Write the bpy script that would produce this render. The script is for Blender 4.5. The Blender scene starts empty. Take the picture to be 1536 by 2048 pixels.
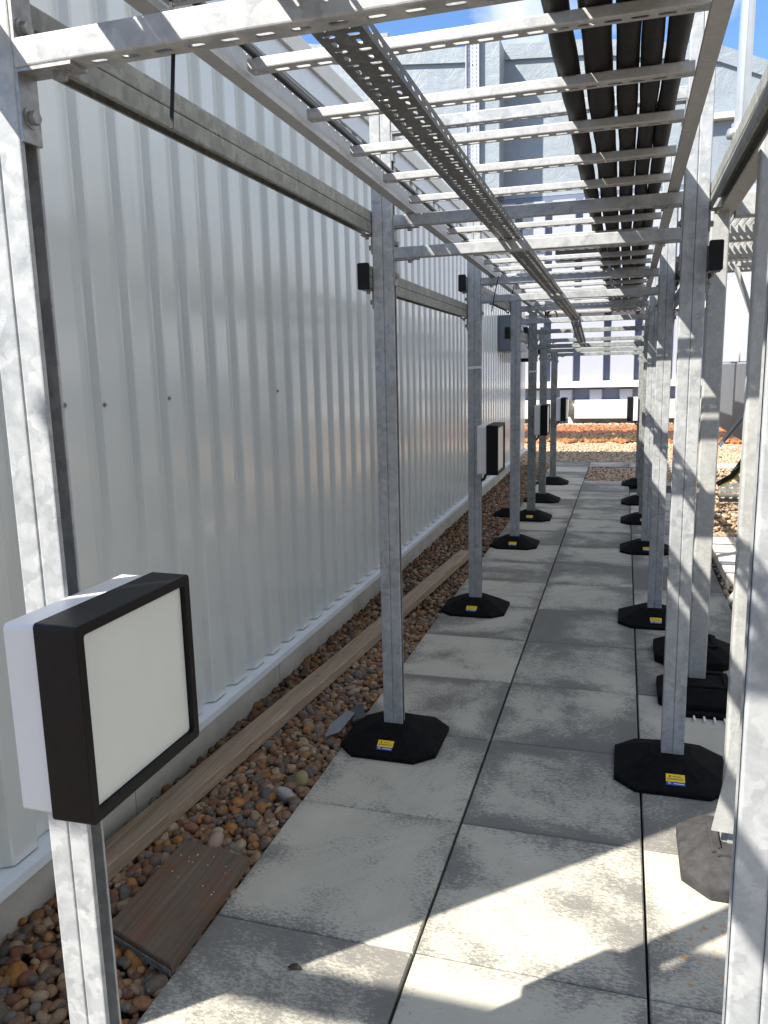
import bpy, bmesh, math, random
from mathutils import Matrix, Vector
import numpy as np

# ------------------------------------------------------------------ camera, sky, sun, exposure
S = bpy.context.scene
COL = S.collection
R = math.radians

F_PX = 1573.0
YAW, PIT, ROL = -0.29657, -0.17658, -0.02353
CAM_Z = 1.545
fwd = Vector((math.sin(YAW) * math.cos(PIT), math.cos(YAW) * math.cos(PIT), math.sin(PIT)))
rgt0 = Vector((math.cos(YAW), -math.sin(YAW), 0))
up0 = rgt0.cross(fwd)
rgt = rgt0 * math.cos(ROL) + up0 * math.sin(ROL)
upv = -rgt0 * math.sin(ROL) + up0 * math.cos(ROL)
cam_d = bpy.data.cameras.new("camera")
cam = bpy.data.objects.new("camera", cam_d)
COL.objects.link(cam)
cam.matrix_world = Matrix(((rgt.x, upv.x, -fwd.x, 0), (rgt.y, upv.y, -fwd.y, 0), (rgt.z, upv.z, -fwd.z, CAM_Z), (0, 0, 0, 1)))
cam_d.sensor_fit = 'VERTICAL'
cam_d.sensor_height = 24.0
cam_d.sensor_width = 18.0
cam_d.lens = 24.0 * F_PX / 2048.0
cam_d.clip_start = 0.02
cam_d.clip_end = 500
S.camera = cam

SUN = Vector((0.71, 0.66, -1.0)).normalized()          # direction the light travels
SUN_EL = math.asin(-SUN.z)
SUN_AZ = math.atan2(-SUN.x, -SUN.y)
W = bpy.data.worlds.new("World")
S.world = W
W.use_nodes = True
wn, wl = W.node_tree.nodes, W.node_tree.links
wn.clear()
wo = wn.new('ShaderNodeOutputWorld')
bg = wn.new('ShaderNodeBackground')
sky = wn.new('ShaderNodeTexSky')
sky.sky_type = 'NISHITA'
sky.sun_disc = False
sky.sun_elevation = SUN_EL
sky.sun_rotation = SUN_AZ
sky.altitude = 100
sky.air_density = 1.0
sky.dust_density = 0.3
sky.ozone_density = 2.5
bg.inputs['Strength'].default_value = 0.09
tc = wn.new('ShaderNodeTexCoord')
cn = wn.new('ShaderNodeTexNoise')
cn.inputs['Scale'].default_value = 5.5
cn.inputs['Detail'].default_value = 7
cn.inputs['Roughness'].default_value = 0.55
def wmath(op, a, b=None):
    m = wn.new('ShaderNodeMath'); m.operation = op
    for i, q in enumerate((a, b)):
        if q is None: continue
        if isinstance(q, (int, float)): m.inputs[i].default_value = q
        else: wl.new(q, m.inputs[i])
    return m.outputs[0]
def wdot(v):
    d = wn.new('ShaderNodeVectorMath'); d.operation = 'DOT_PRODUCT'
    wl.new(tc.outputs['Generated'], d.inputs[0]); d.inputs[1].default_value = v
    return d.outputs['Value']
wl.new(tc.outputs['Generated'], cn.inputs['Vector'])
# one bright cumulus ahead, and an unseen white cloud bank added to the east as fill light
c1 = wn.new('ShaderNodeMapRange'); c1.inputs['From Min'].default_value = .988; c1.inputs['From Max'].default_value = 1.0; c1.inputs['To Max'].default_value = .30
wl.new(wdot((-0.085, 0.905, 0.417)), c1.inputs['Value'])
c2 = wn.new('ShaderNodeMapRange'); c2.inputs['From Min'].default_value = -.05; c2.inputs['From Max'].default_value = .75; c2.inputs['To Max'].default_value = .38
wl.new(wdot((0.83, 0.05, 0.55)), c2.inputs['Value'])
cs = wmath('ADD', cn.outputs['Fac'], wmath('MAXIMUM', c1.outputs['Result'], c2.outputs['Result']))
cr = wn.new('ShaderNodeValToRGB')
cr.color_ramp.elements[0].position = 0.66
cr.color_ramp.elements[1].position = 0.86
cm = wn.new('ShaderNodeMixRGB')
cm.inputs['Color2'].default_value = (5.6, 5.8, 6.0, 1)
wl.new(cs, cr.inputs['Fac'])
wl.new(cr.outputs['Color'], cm.inputs['Fac'])
tint = wn.new('ShaderNodeMixRGB'); tint.blend_type = 'MULTIPLY'; tint.inputs['Fac'].default_value = 1
tint.inputs['Color2'].default_value = (.74, .92, 1.12, 1)
wl.new(sky.outputs['Color'], tint.inputs['Color1'])
wl.new(tint.outputs['Color'], cm.inputs['Color1'])
wl.new(cm.outputs['Color'], bg.inputs['Color'])
wl.new(bg.outputs['Background'], wo.inputs['Surface'])

sun_d = bpy.data.lights.new("sun", 'SUN')
sun_d.energy = 5.0
sun_d.angle = R(0.53)
sun_d.color = (1.0, 0.93, 0.82)
sun = bpy.data.objects.new("sun", sun_d)
COL.objects.link(sun)
sun.rotation_euler = SUN.to_track_quat('-Z', 'Y').to_euler()
sun.location = (-6, -6, 9)

S.view_settings.view_transform = 'Standard'
S.view_settings.look = 'None'
S.view_settings.gamma = 1
S.view_settings.exposure = 1.3

random.seed(7)
rng = np.random.default_rng(7)

# ------------------------------------------------------------------ mesh helpers
class MB:
    def __init__(s):
        s.v = []; s.f = []; s.smooth = False

    def add(s, vs, fs):
        b = len(s.v)
        s.v.extend([tuple(p) for p in vs])
        s.f.extend([tuple(i + b for i in f) for f in fs])
        return b

    def box(s, x0, x1, y0, y1, z0, z1):
        vs = [(x, y, z) for z in (z0, z1) for y in (y0, y1) for x in (x0, x1)]
        s.add(vs, [(0, 2, 3, 1), (4, 5, 7, 6), (0, 1, 5, 4), (2, 6, 7, 3), (0, 4, 6, 2), (1, 3, 7, 5)])
        return s

    def obox(s, c, ax, ay, az):
        """box from centre and three half-axis vectors"""
        c, ax, ay, az = Vector(c), Vector(ax), Vector(ay), Vector(az)
        vs = [c + ax * i + ay * j + az * k for k in (-1, 1) for j in (-1, 1) for i in (-1, 1)]
        s.add(vs, [(0, 2, 3, 1), (4, 5, 7, 6), (0, 1, 5, 4), (2, 6, 7, 3), (0, 4, 6, 2), (1, 3, 7, 5)])
        return s

    def bar(s, a, b, w, t, up=(0, 0, 1)):
        a, b = Vector(a), Vector(b)
        d = (b - a); L = d.length; d.normalize()
        sd = d.cross(Vector(up)).normalized(); n = sd.cross(d)
        return s.obox((a + b) / 2, d * L / 2, sd * w / 2, n * t / 2)

    def tube(s, pts, r, n=12, cap=True):
        pts = [Vector(p) for p in pts]
        rs = r if isinstance(r, (list, tuple)) else [r] * len(pts)
        rings = []
        ref = None
        for i, p in enumerate(pts):
            d = (pts[min(i + 1, len(pts) - 1)] - pts[max(i - 1, 0)]).normalized()
            if ref is None:
                ref = Vector((0, 0, 1)) if abs(d.z) < 0.9 else Vector((1, 0, 0))
            a = d.cross(ref).normalized(); b = a.cross(d)
            ref = b
            rings.append(s.add([p + (a * math.cos(2 * math.pi * k / n) + b * math.sin(2 * math.pi * k / n)) * rs[i] for k in range(n)], []))
        for i in range(len(pts) - 1):
            for k in range(n):
                k2 = (k + 1) % n
                s.f.append((rings[i] + k, rings[i] + k2, rings[i + 1] + k2, rings[i + 1] + k))
        if cap:
            s.f.append(tuple(rings[0] + k for k in range(n))[::-1])
            s.f.append(tuple(rings[-1] + k for k in range(n)))
        return s

    def prism(s, outline, axis0, axis1, O, U, V):
        """extrude 2D outline (u,v) from O+axis0 to O+axis1"""
        O, U, V, a0, a1 = map(Vector, (O, U, V, axis0, axis1))
        n = len(outline)
        b0 = s.add([O + a0 + U * p[0] + V * p[1] for p in outline], [])
        b1 = s.add([O + a1 + U * p[0] + V * p[1] for p in outline], [])
        for k in range(n):
            k2 = (k + 1) % n
            s.f.append((b0 + k, b0 + k2, b1 + k2, b1 + k))
        s.f.append(tuple(range(b0, b0 + n))[::-1])
        s.f.append(tuple(range(b1, b1 + n)))
        return s

    def slotted(s, O, U, V, N, L, Wd, t, pitch, sl, sw, across=None, v0=0.0, phase=0.0):
        """plate O.., length L along U, width Wd along V (centred on v0), thickness t along N, one obround hole per cell.
        across: None -> all slots lengthwise; 'alt' -> alternate"""
        O, U, V, N = map(Vector, (O, U, V, N))
        nc = max(1, int(round(L / pitch))); p = L / nc
        m = 16
        for c in range(nc):
            hl, hw = sl, sw
            if across == 'alt' and c % 2:
                hl, hw = sw * 1.05, sl * 1.1
            elif across == 'all':
                hl, hw = sw, sl
            hl = min(hl, p * 0.9); hw = min(hw, Wd * 0.9)
            cx = (c + 0.5) * p
            r = min(hl, hw) / 2
            hole = []
            for k in range(m):
                a = 2 * math.pi * k / m
                ca, sa = math.cos(a), math.sin(a)
                hole.append((cx + math.copysign(max(hl / 2 - r, 0), ca if abs(ca) > 1e-6 else 1) * (1 if abs(ca) > 1e-6 else 0) + r * ca,
                             v0 + math.copysign(max(hw / 2 - r, 0), sa if abs(sa) > 1e-6 else 1) * (1 if abs(sa) > 1e-6 else 0) + r * sa))
            x0, x1, y0, y1 = c * p, (c + 1) * p, v0 - Wd / 2, v0 + Wd / 2
            xm, ym = (x0 + x1) / 2, v0
            q = lambda a, b, f: a + (b - a) * f
            bd = [(x1, ym), (x1, q(ym, y1, .5)), (x1, y1), (q(x1, xm, .5), y1), (xm, y1), (q(xm, x0, .5), y1), (x0, y1), (x0, q(y1, ym, .5)),
                  (x0, ym), (x0, q(ym, y0, .5)), (x0, y0), (q(x0, xm, .5), y0), (xm, y0), (q(xm, x1, .5), y0), (x1, y0), (x1, q(y0, ym, .5))]
            P = lambda uv, n: O + U * uv[0] + V * uv[1] + N * n
            b = s.add([P(h, 0) for h in hole] + [P(h, t) for h in hole] + [P(h, 0) for h in bd] + [P(h, t) for h in bd], [])
            for k in range(m):
                k2 = (k + 1) % m
                s.f.append((b + k, b + k2, b + 2 * m + k2, b + 2 * m + k))
                s.f.append((b + m + k, b + 3 * m + k, b + 3 * m + k2, b + m + k2))
                s.f.append((b + k, b + m + k, b + m + k2, b + k2))
        return s

    def channel(s, O, U, V, N, L, w=.041, h=.041, t=.0026, lip=.0075, r=.004, slots=None):
        """C channel: O = start, centre of the web's outer face; U length, V width, N from web to opening"""
        O, U, V, N = map(Vector, (O, U, V, N))
        out, inn = [], []
        def arc(cx, cy, a0, a1, ro, ri, k=3):
            for i in range(k + 1):
                a = a0 + (a1 - a0) * i / k
                out.append((cx + ro * math.cos(a), cy + ro * math.sin(a)))
                inn.append((cx + ri * math.cos(a), cy + ri * math.sin(a)))
        ri = max(r - t, .0005)
        H = math.pi / 2
        if lip > 0:
            out.append((-w / 2 + lip, h)); inn.append((-w / 2 + lip, h - t))
            arc(-w / 2 + r, h - r, H, 2 * H, r, ri)
        else:
            out.append((-w / 2, h)); inn.append((-w / 2 + t, h))
        arc(-w / 2 + r, r, 2 * H, 3 * H, r, ri)
        ia = len(out) - 1
        arc(w / 2 - r, r, 3 * H, 4 * H, r, ri)
        if lip > 0:
            arc(w / 2 - r, h - r, 0, H, r, ri)
            out.append((w / 2 - lip, h)); inn.append((w / 2 - lip, h - t))
        else:
            out.append((w / 2, h)); inn.append((w / 2 - t, h))
        n = len(out)
        P = lambda p, u: O + U * u + V * p[0] + N * p[1]
        b = s.add([P(p, 0) for p in out] + [P(p, 0) for p in inn] + [P(p, L) for p in out] + [P(p, L) for p in inn], [])
        for k in range(n - 1):
            if not (slots and k == ia):
                s.f.append((b + k, b + k + 1, b + 2 * n + k + 1, b + 2 * n + k))
                s.f.append((b + n + k, b + 3 * n + k, b + 3 * n + k + 1, b + n + k + 1))
            s.f.append((b + k, b + n + k, b + n + k + 1, b + k + 1))
            s.f.append((b + 2 * n + k, b + 2 * n + k + 1, b + 3 * n + k + 1, b + 3 * n + k))
        for k in (0, n - 1):
            s.f.append((b + k, b + 2 * n + k, b + 3 * n + k, b + n + k))
        if slots:
            s.slotted(O, U, V, N, L, w - 2 * r, t, *slots)
        return s

    def build(s, name, mat, parent=None, smooth=False, fixn=True):
        me = bpy.data.meshes.new(name)
        me.from_pydata(s.v, [], s.f)
        if fixn:
            bm = bmesh.new(); bm.from_mesh(me)
            bmesh.ops.recalc_face_normals(bm, faces=bm.faces[:])
            bm.to_mesh(me); bm.free()
        if smooth:
            me.polygons.foreach_set('use_smooth', [True] * len(me.polygons))
        if mat:
            me.materials.append(mat)
        o = bpy.data.objects.new(name, me)
        COL.objects.link(o)
        if parent:
            o.parent = parent
            o.matrix_parent_inverse = Matrix.Translation(parent.location).inverted() if parent.type == 'EMPTY' else Matrix()
        return o

def thing(name, label, cat, loc=(0, 0, 0), group=None):
    o = bpy.data.objects.new(name, None)
    o.empty_display_size = .05
    COL.objects.link(o)
    o.location = loc
    return tag(o, label, cat, group)

def tag(o, label, cat, group=None):
    o['label'] = label; o['category'] = cat
    if group: o['group'] = group
    return o

def kind(o, k):
    o['kind'] = k
    return o

def rrect(w, h, r, n=4):
    pts = []
    for cx, cy, a0 in ((w / 2 - r, h / 2 - r, 0), (-w / 2 + r, h / 2 - r, 1), (-w / 2 + r, -h / 2 + r, 2), (w / 2 - r, -h / 2 + r, 3)):
        for i in range(n + 1):
            a = (a0 + i / n) * math.pi / 2
            pts.append((cx + r * math.cos(a), cy + r * math.sin(a)))
    return pts

# ------------------------------------------------------------------ materials
def newmat(name):
    m = bpy.data.materials.new(name)
    m.use_nodes = True
    nt = m.node_tree
    return m, nt.nodes, nt.links, nt.nodes['Principled BSDF']

def ramp(n, l, src, stops):
    r = n.new('ShaderNodeValToRGB')
    el = r.color_ramp.elements
    el[0].position, el[0].color = stops[0][0], (*stops[0][1], 1)
    el[1].position, el[1].color = stops[-1][0], (*stops[-1][1], 1)
    for p, c in stops[1:-1]:
        e = el.new(p); e.color = (*c, 1)
    l.new(src, r.inputs['Fac'])
    return r.outputs['Color']

def noise(n, l, vec, scale, detail=4, rough=.55, dist=0.0):
    t = n.new('ShaderNodeTexNoise')
    t.inputs['Scale'].default_value = scale
    t.inputs['Detail'].default_value = detail
    t.inputs['Roughness'].default_value = rough
    t.inputs['Distortion'].default_value = dist
    if vec is not None: l.new(vec, t.inputs['Vector'])
    return t

def bump(n, l, b, h, strength, dist=.01):
    bp = n.new('ShaderNodeBump')
    bp.inputs['Strength'].default_value = strength
    bp.inputs['Distance'].default_value = dist
    l.new(h, bp.inputs['Height'])
    l.new(bp.outputs['Normal'], b.inputs['Normal'])

def math_(n, l, op, a, b=None):
    m = n.new('ShaderNodeMath'); m.operation = op
    for i, q in enumerate((a, b)):
        if q is None: continue
        if isinstance(q, (int, float)): m.inputs[i].default_value = q
        else: l.new(q, m.inputs[i])
    return m.outputs[0]

def mixc(n, l, fac, a, b, bt='MIX'):
    m = n.new('ShaderNodeMixRGB'); m.blend_type = bt
    for k, q in (('Fac', fac), ('Color1', a), ('Color2', b)):
        if isinstance(q, (int, float)): m.inputs[k].default_value = q
        elif isinstance(q, tuple): m.inputs[k].default_value = (*q, 1)
        else: l.new(q, m.inputs[k])
    return m.outputs['Color']

def pos(n):
    return n.new('ShaderNodeNewGeometry').outputs['Position']

def plain(name, col, rough=.5, metal=0.0, var=.12, vscale=9, bstr=.0, bscale=120, coat=0.0, spec=None):
    m, n, l, b = newmat(name)
    p = pos(n)
    nz = noise(n, l, p, vscale, 5)
    c = ramp(n, l, nz.outputs['Fac'], [(.3, tuple(x * (1 - var) for x in col)), (.7, tuple(min(1, x * (1 + var)) for x in col))])
    l.new(c, b.inputs['Base Color'])
    b.inputs['Roughness'].default_value = rough
    b.inputs['Metallic'].default_value = metal
    b.inputs['Coat Weight'].default_value = coat
    if spec is not None: b.inputs['Specular IOR Level'].default_value = spec
    if bstr:
        bump(n, l, b, noise(n, l, p, bscale, 4).outputs['Fac'], bstr, .004)
    return m

def galv(name, lo, mid, hi, scale=38, rough=.42, metal=.12):
    """hot-dip zinc: soft cloudy mottling with a faint crystal spangle"""
    m, n, l, b = newmat(name)
    g = n.new('ShaderNodeNewGeometry')
    p = g.outputs['Position']
    wz = noise(n, l, p, 22, 4)
    mx = n.new('ShaderNodeMixRGB'); mx.blend_type = 'LINEAR_LIGHT'; mx.inputs['Fac'].default_value = .05
    l.new(p, mx.inputs['Color1']); l.new(wz.outputs['Color'], mx.inputs['Color2'])
    v = n.new('ShaderNodeTexVoronoi'); v.inputs['Scale'].default_value = scale
    v.feature = 'SMOOTH_F1'; v.inputs['Smoothness'].default_value = .25
    l.new(mx.outputs['Color'], v.inputs['Vector'])
    sep = n.new('ShaderNodeSeparateColor'); l.new(v.outputs['Color'], sep.inputs['Color'])
    n1 = noise(n, l, p, 19, 7, .68, .8)
    n2 = noise(n, l, p, 2.2, 3, .6)
    n4 = noise(n, l, p, 260, 2, .6)
    a = math_(n, l, 'MULTIPLY', sep.outputs['Red'], .22)
    a = math_(n, l, 'ADD', a, math_(n, l, 'MULTIPLY', n1.outputs['Fac'], .62))
    a = math_(n, l, 'ADD', a, math_(n, l, 'MULTIPLY', n2.outputs['Fac'], .22))
    a = math_(n, l, 'ADD', a, math_(n, l, 'MULTIPLY', n4.outputs['Fac'], .10))
    c = ramp(n, l, a, [(.38, lo), (.58, mid), (.78, hi)])
    l.new(c, b.inputs['Base Color'])
    b.inputs['Metallic'].default_value = metal
    rr = ramp(n, l, n1.outputs['Fac'], [(.3, (rough - .08,) * 3), (.7, (rough + .16,) * 3)])
    l.new(rr, b.inputs['Roughness'])
    bump(n, l, b, n1.outputs['Fac'], .10, .003)
    return m

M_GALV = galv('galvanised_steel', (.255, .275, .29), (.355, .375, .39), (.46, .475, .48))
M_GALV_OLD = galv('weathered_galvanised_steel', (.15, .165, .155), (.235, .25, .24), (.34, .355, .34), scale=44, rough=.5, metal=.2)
M_EDGE = galv('rusty_dark_edge', (.05, .05, .045), (.10, .10, .09), (.2, .2, .18), scale=120, rough=.6)
M_TRAY = galv('dull_tray_steel', (.13, .13, .125), (.19, .19, .185), (.27, .27, .26), scale=70, rough=.42, metal=.6)
M_PREGALV = galv('pregalvanised_sheet', (.36, .37, .37), (.42, .43, .43), (.49, .50, .50), scale=90, rough=.4, metal=.2)
M_RUBBER = plain('black_rubber', (.0065, .0065, .007), .9, var=.4, vscale=40, bstr=.35, bscale=300, spec=.12)
M_RUBBER_SUNLIT = plain('sunlit_tone_rubber', (.045, .044, .045), .9, var=.3, vscale=30, bstr=.5, bscale=260, spec=.2)  # black rubber lightened, sunlight put into its colour
M_BLACKPLASTIC = plain('black_plastic', (.007, .007, .008), .5, var=.15, spec=.3)
M_WHITEPLASTIC = plain('white_painted_metal', (.72, .71, .70), .4, var=.03)
M_BLACKPAINT = plain('black_powder_coat', (.006, .006, .0065), .5, var=.2, vscale=60, bstr=.08, bscale=500, spec=.22)
M_OPAL = plain('opal_diffuser', (.66, .70, .67), .35, var=.02, spec=.4)
M_FOAM = plain('black_pipe_insulation', (.009, .0085, .008), .6, var=.5, vscale=18, bstr=.25, bscale=60, spec=.35)
M_BOLT = plain('dull_zinc', (.33, .33, .33), .45, .7, var=.25, vscale=60)
M_FLASH = plain('pale_blue_flashing', (.55, .60, .66), .35, var=.05, coat=.15)
M_COPING = plain('cream_coping', (.55, .55, .52), .4, var=.05)
M_GREYBOX = plain('slate_grey_cabinet', (.12, .135, .16), .4, var=.05)
M_AHU = plain('light_grey_panel', (.50, .52, .54), .4, var=.04)
M_AHUDARK = plain('dark_grey_panel', (.13, .14, .155), .45, var=.05)
M_WHITEWALL = plain('white_rooftop_cladding', (.36, .375, .43), .4, var=.03, vscale=2)
M_RIBSHADE = plain('rib_shade_recess', (.13, .15, .22), .4, var=.05, vscale=2)  # navy shadow between the ribs put into the recess colour
M_WHITEBASE = plain('cream_plinth_panel', (.62, .60, .56), .5, var=.04, vscale=2)
M_TAPE = plain('white_tape', (.7, .72, .74), .5, var=.05)
M_YELLOW = plain('yellow_sticker', (.82, .55, .01), .4, var=.03)
M_BLUE = plain('blue_sticker', (.01, .05, .30), .4, var=.03)
M_INK = plain('black_print', (.02, .015, .01), .6, var=.1)
M_WHITEINK = plain('white_print', (.75, .8, .85), .5, var=.03)
M_STONEBLOCK = plain('pale_concrete_block', (.62, .58, .50), .85, var=.12, vscale=14, bstr=.3, bscale=120)
M_CABLE = plain('black_cable_sheath', (.012, .012, .013), .4, var=.2)
M_YELLOWSTRIPE = plain('yellow_green_sheath', (.35, .36, .03), .45, var=.2)
M_HAND = plain('bright_tube_steel', (.66, .67, .66), .28, .75, var=.08, vscale=14)

def mat_cladding():
    m, n, l, b = newmat('pale_grey_cladding_paint')
    p = pos(n)
    nz = noise(n, l, p, 1.3, 4)
    mp_ = n.new('ShaderNodeMapping'); mp_.inputs['Scale'].default_value = (30, 30, 1.1)
    l.new(p, mp_.inputs['Vector'])
    st = noise(n, l, mp_.outputs['Vector'], 1.0, 5, .6)
    c = ramp(n, l, nz.outputs['Fac'], [(.3, (.50, .545, .555)), (.7, (.55, .585, .59))])
    dirt = ramp(n, l, st.outputs['Fac'], [(.62, (1, 1, 1)), (.78, (.78, .77, .74))])
    c2 = mixc(n, l, .55, c, dirt, 'MULTIPLY')
    l.new(c2, b.inputs['Base Color'])
    b.inputs['Roughness'].default_value = .3
    b.inputs['Specular IOR Level'].default_value = .6
    b.inputs['Coat Weight'].default_value = .8
    b.inputs['Coat Roughness'].default_value = .13
    wv = noise(n, l, mp_.outputs['Vector'], .25, 2)
    bump(n, l, b, wv.outputs['Fac'], .05, .02)
    return m
M_CLAD = mat_cladding()

def mat_concrete(name, a=(.36, .35, .32), c=(.50, .49, .45)):
    m, n, l, b = newmat(name)
    p = pos(n)
    n1 = noise(n, l, p, 4, 6, .6); n2 = noise(n, l, p, 90, 4, .7)
    k = math_(n, l, 'ADD', math_(n, l, 'MULTIPLY', n1.outputs['Fac'], .75), math_(n, l, 'MULTIPLY', n2.outputs['Fac'], .25))
    l.new(ramp(n, l, k, [(.35, a), (.65, c)]), b.inputs['Base Color'])
    b.inputs['Roughness'].default_value = .9
    bump(n, l, b, n2.outputs['Fac'], .25, .004)
    return m
M_CONC = mat_concrete('concrete_kerb')

def mat_slab():
    m, n, l, b = newmat('weathered_paving_slab')
    uv = n.new('ShaderNodeUVMap'); uv.uv_map = 'UVMap'
    g = n.new('ShaderNodeNewGeometry')
    p = g.outputs['Position']; rnd = g.outputs['Random Per Island']
    off = n.new('ShaderNodeVectorMath'); off.operation = 'ADD'
    cb = n.new('ShaderNodeCombineXYZ')
    l.new(math_(n, l, 'MULTIPLY', rnd, 37.0), cb.inputs['X']); l.new(math_(n, l, 'MULTIPLY', rnd, 91.0), cb.inputs['Z'])
    l.new(p, off.inputs[0]); l.new(cb.outputs[0], off.inputs[1])
    q = off.outputs[0]
    big = noise(n, l, q, 1.7, 4, .6, .7)
    mid = noise(n, l, q, 6.5, 5, .65, .6)
    mpx = n.new('ShaderNodeMapping'); mpx.inputs['Scale'].default_value = (1.0, 1.9, 1)
    l.new(q, mpx.inputs['Vector'])
    fine = noise(n, l, mpx.outputs['Vector'], 72, 6, .8)
    # edge distance from the slab's own uv
    sx = n.new('ShaderNodeSeparateXYZ'); l.new(uv.outputs['UV'], sx.inputs[0])
    ex = math_(n, l, 'ABSOLUTE', math_(n, l, 'SUBTRACT', sx.outputs['X'], .5))
    ey = math_(n, l, 'ABSOLUTE', math_(n, l, 'SUBTRACT', sx.outputs['Y'], .5))
    ed = math_(n, l, 'MAXIMUM', ex, ey)
    edge = n.new('ShaderNodeMapRange'); edge.inputs['From Min'].default_value = .33; edge.inputs['From Max'].default_value = .5
    edge.inputs['To Max'].default_value = .20
    l.new(ed, edge.inputs['Value'])
    at = n.new('ShaderNodeAttribute'); at.attribute_name = 'stain'
    s = math_(n, l, 'ADD', math_(n, l, 'MULTIPLY', big.outputs['Fac'], 1.25), math_(n, l, 'MULTIPLY', mid.outputs['Fac'], .5))
    s = math_(n, l, 'ADD', s, math_(n, l, 'MULTIPLY', at.outputs['Fac'], .62))
    soft = n.new('ShaderNodeMapRange'); soft.interpolation_type = 'SMOOTHSTEP'
    soft.inputs['From Min'].default_value = .92; soft.inputs['From Max'].default_value = 1.52
    l.new(s, soft.inputs['Value'])
    s = math_(n, l, 'ADD', s, edge.outputs['Result'])
    s = math_(n, l, 'ADD', s, math_(n, l, 'MULTIPLY', fine.outputs['Fac'], 1.5))
    fac = n.new('ShaderNodeMapRange'); fac.interpolation_type = 'SMOOTHSTEP'
    fac.inputs['From Min'].default_value = 1.80; fac.inputs['From Max'].default_value = 2.10
    l.new(s, fac.inputs['Value'])
    lightc = ramp(n, l, mid.outputs['Fac'], [(.3, (.385, .37, .315)), (.7, (.47, .45, .385))])
    darkc = ramp(n, l, fine.outputs['Fac'], [(.3, (.065, .065, .063)), (.75, (.155, .153, .145))])
    lightc = mixc(n, l, math_(n, l, 'MULTIPLY', soft.outputs['Result'], .72), lightc, (.215, .208, .188))
    c = mixc(n, l, math_(n, l, 'MULTIPLY', fac.outputs['Result'], .8), lightc, darkc)
    # rust spots, gathered in places
    rs = noise(n, l, p, 38, 3, .6)
    rbig = noise(n, l, p, 1.7, 2)
    px = n.new('ShaderNodeSeparateXYZ'); l.new(p, px.inputs[0])
    dx = math_(n, l, 'SUBTRACT', px.outputs['X'], .36); dy = math_(n, l, 'SUBTRACT', px.outputs['Y'], 2.02)
    d2 = math_(n, l, 'ADD', math_(n, l, 'MULTIPLY', dx, dx), math_(n, l, 'MULTIPLY', dy, dy))
    near = n.new('ShaderNodeMapRange'); near.inputs['From Min'].default_value = .12; near.inputs['From Max'].default_value = 0.0
    near.inputs['To Max'].default_value = .17
    l.new(d2, near.inputs['Value'])
    rsum = math_(n, l, 'ADD', math_(n, l, 'ADD', rs.outputs['Fac'], math_(n, l, 'MULTIPLY', rbig.outputs['Fac'], .22)), near.outputs['Result'])
    rf = n.new('ShaderNodeMapRange'); rf.inputs['From Min'].default_value = .80; rf.inputs['From Max'].default_value = .94
    rf.inputs['To Max'].default_value = .8
    l.new(rsum, rf.inputs['Value'])
    c = mixc(n, l, rf.outputs['Result'], c, (.42, .20, .045))
    l.new(c, b.inputs['Base Color'])
    b.inputs['Roughness'].default_value = .82
    # pimpled surface
    wv = n.new('ShaderNodeTexVoronoi'); wv.inputs['Scale'].default_value = 190; wv.inputs['Randomness'].default_value = .25
    l.new(p, wv.inputs['Vector'])
    h = math_(n, l, 'ADD', math_(n, l, 'MULTIPLY', wv.outputs['Distance'], .6), fine.outputs['Fac'])
    bump(n, l, b, h, .3, .003)
    return m
M_SLAB = mat_slab()

def mat_pebble(name, cols, sat=1.0):
    m, n, l, b = newmat(name)
    g = n.new('ShaderNodeNewGeometry')
    r = g.outputs['Random Per Island']
    k = len(cols)
    rp = n.new('ShaderNodeValToRGB'); rp.color_ramp.interpolation = 'CONSTANT'
    el = rp.color_ramp.elements
    el[0].color = (*cols[0], 1); el[0].position = 0
    el[1].color = (*cols[1], 1); el[1].position = 1 / k
    for i in range(2, k):
        e = el.new(i / k); e.color = (*cols[i], 1)
    l.new(r, rp.inputs['Fac'])
    n1 = noise(n, l, g.outputs['Position'], 70, 5, .65)
    v = ramp(n, l, n1.outputs['Fac'], [(.25, (.55, .52, .5)), (.75, (1.25, 1.2, 1.12))])
    c = mixc(n, l, 1.0, rp.outputs['Color'], v, 'MULTIPLY')
    l.new(c, b.inputs['Base Color'])
    b.inputs['Roughness'].default_value = .78
    bump(n, l, b, n1.outputs['Fac'], .25, .004)
    return m
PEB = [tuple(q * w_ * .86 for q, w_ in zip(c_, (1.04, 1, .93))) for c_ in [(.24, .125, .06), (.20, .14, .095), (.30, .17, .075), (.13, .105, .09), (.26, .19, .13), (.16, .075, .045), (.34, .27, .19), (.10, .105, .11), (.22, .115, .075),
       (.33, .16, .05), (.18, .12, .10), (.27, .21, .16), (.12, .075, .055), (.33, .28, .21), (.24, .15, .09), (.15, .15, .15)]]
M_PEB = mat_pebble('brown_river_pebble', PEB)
M_PEBFAR = mat_pebble('pale_gravel_stone', [(.40, .29, .19), (.45, .35, .25), (.33, .23, .15), (.50, .41, .31), (.28, .21, .16), (.42, .30, .20)])

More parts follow.
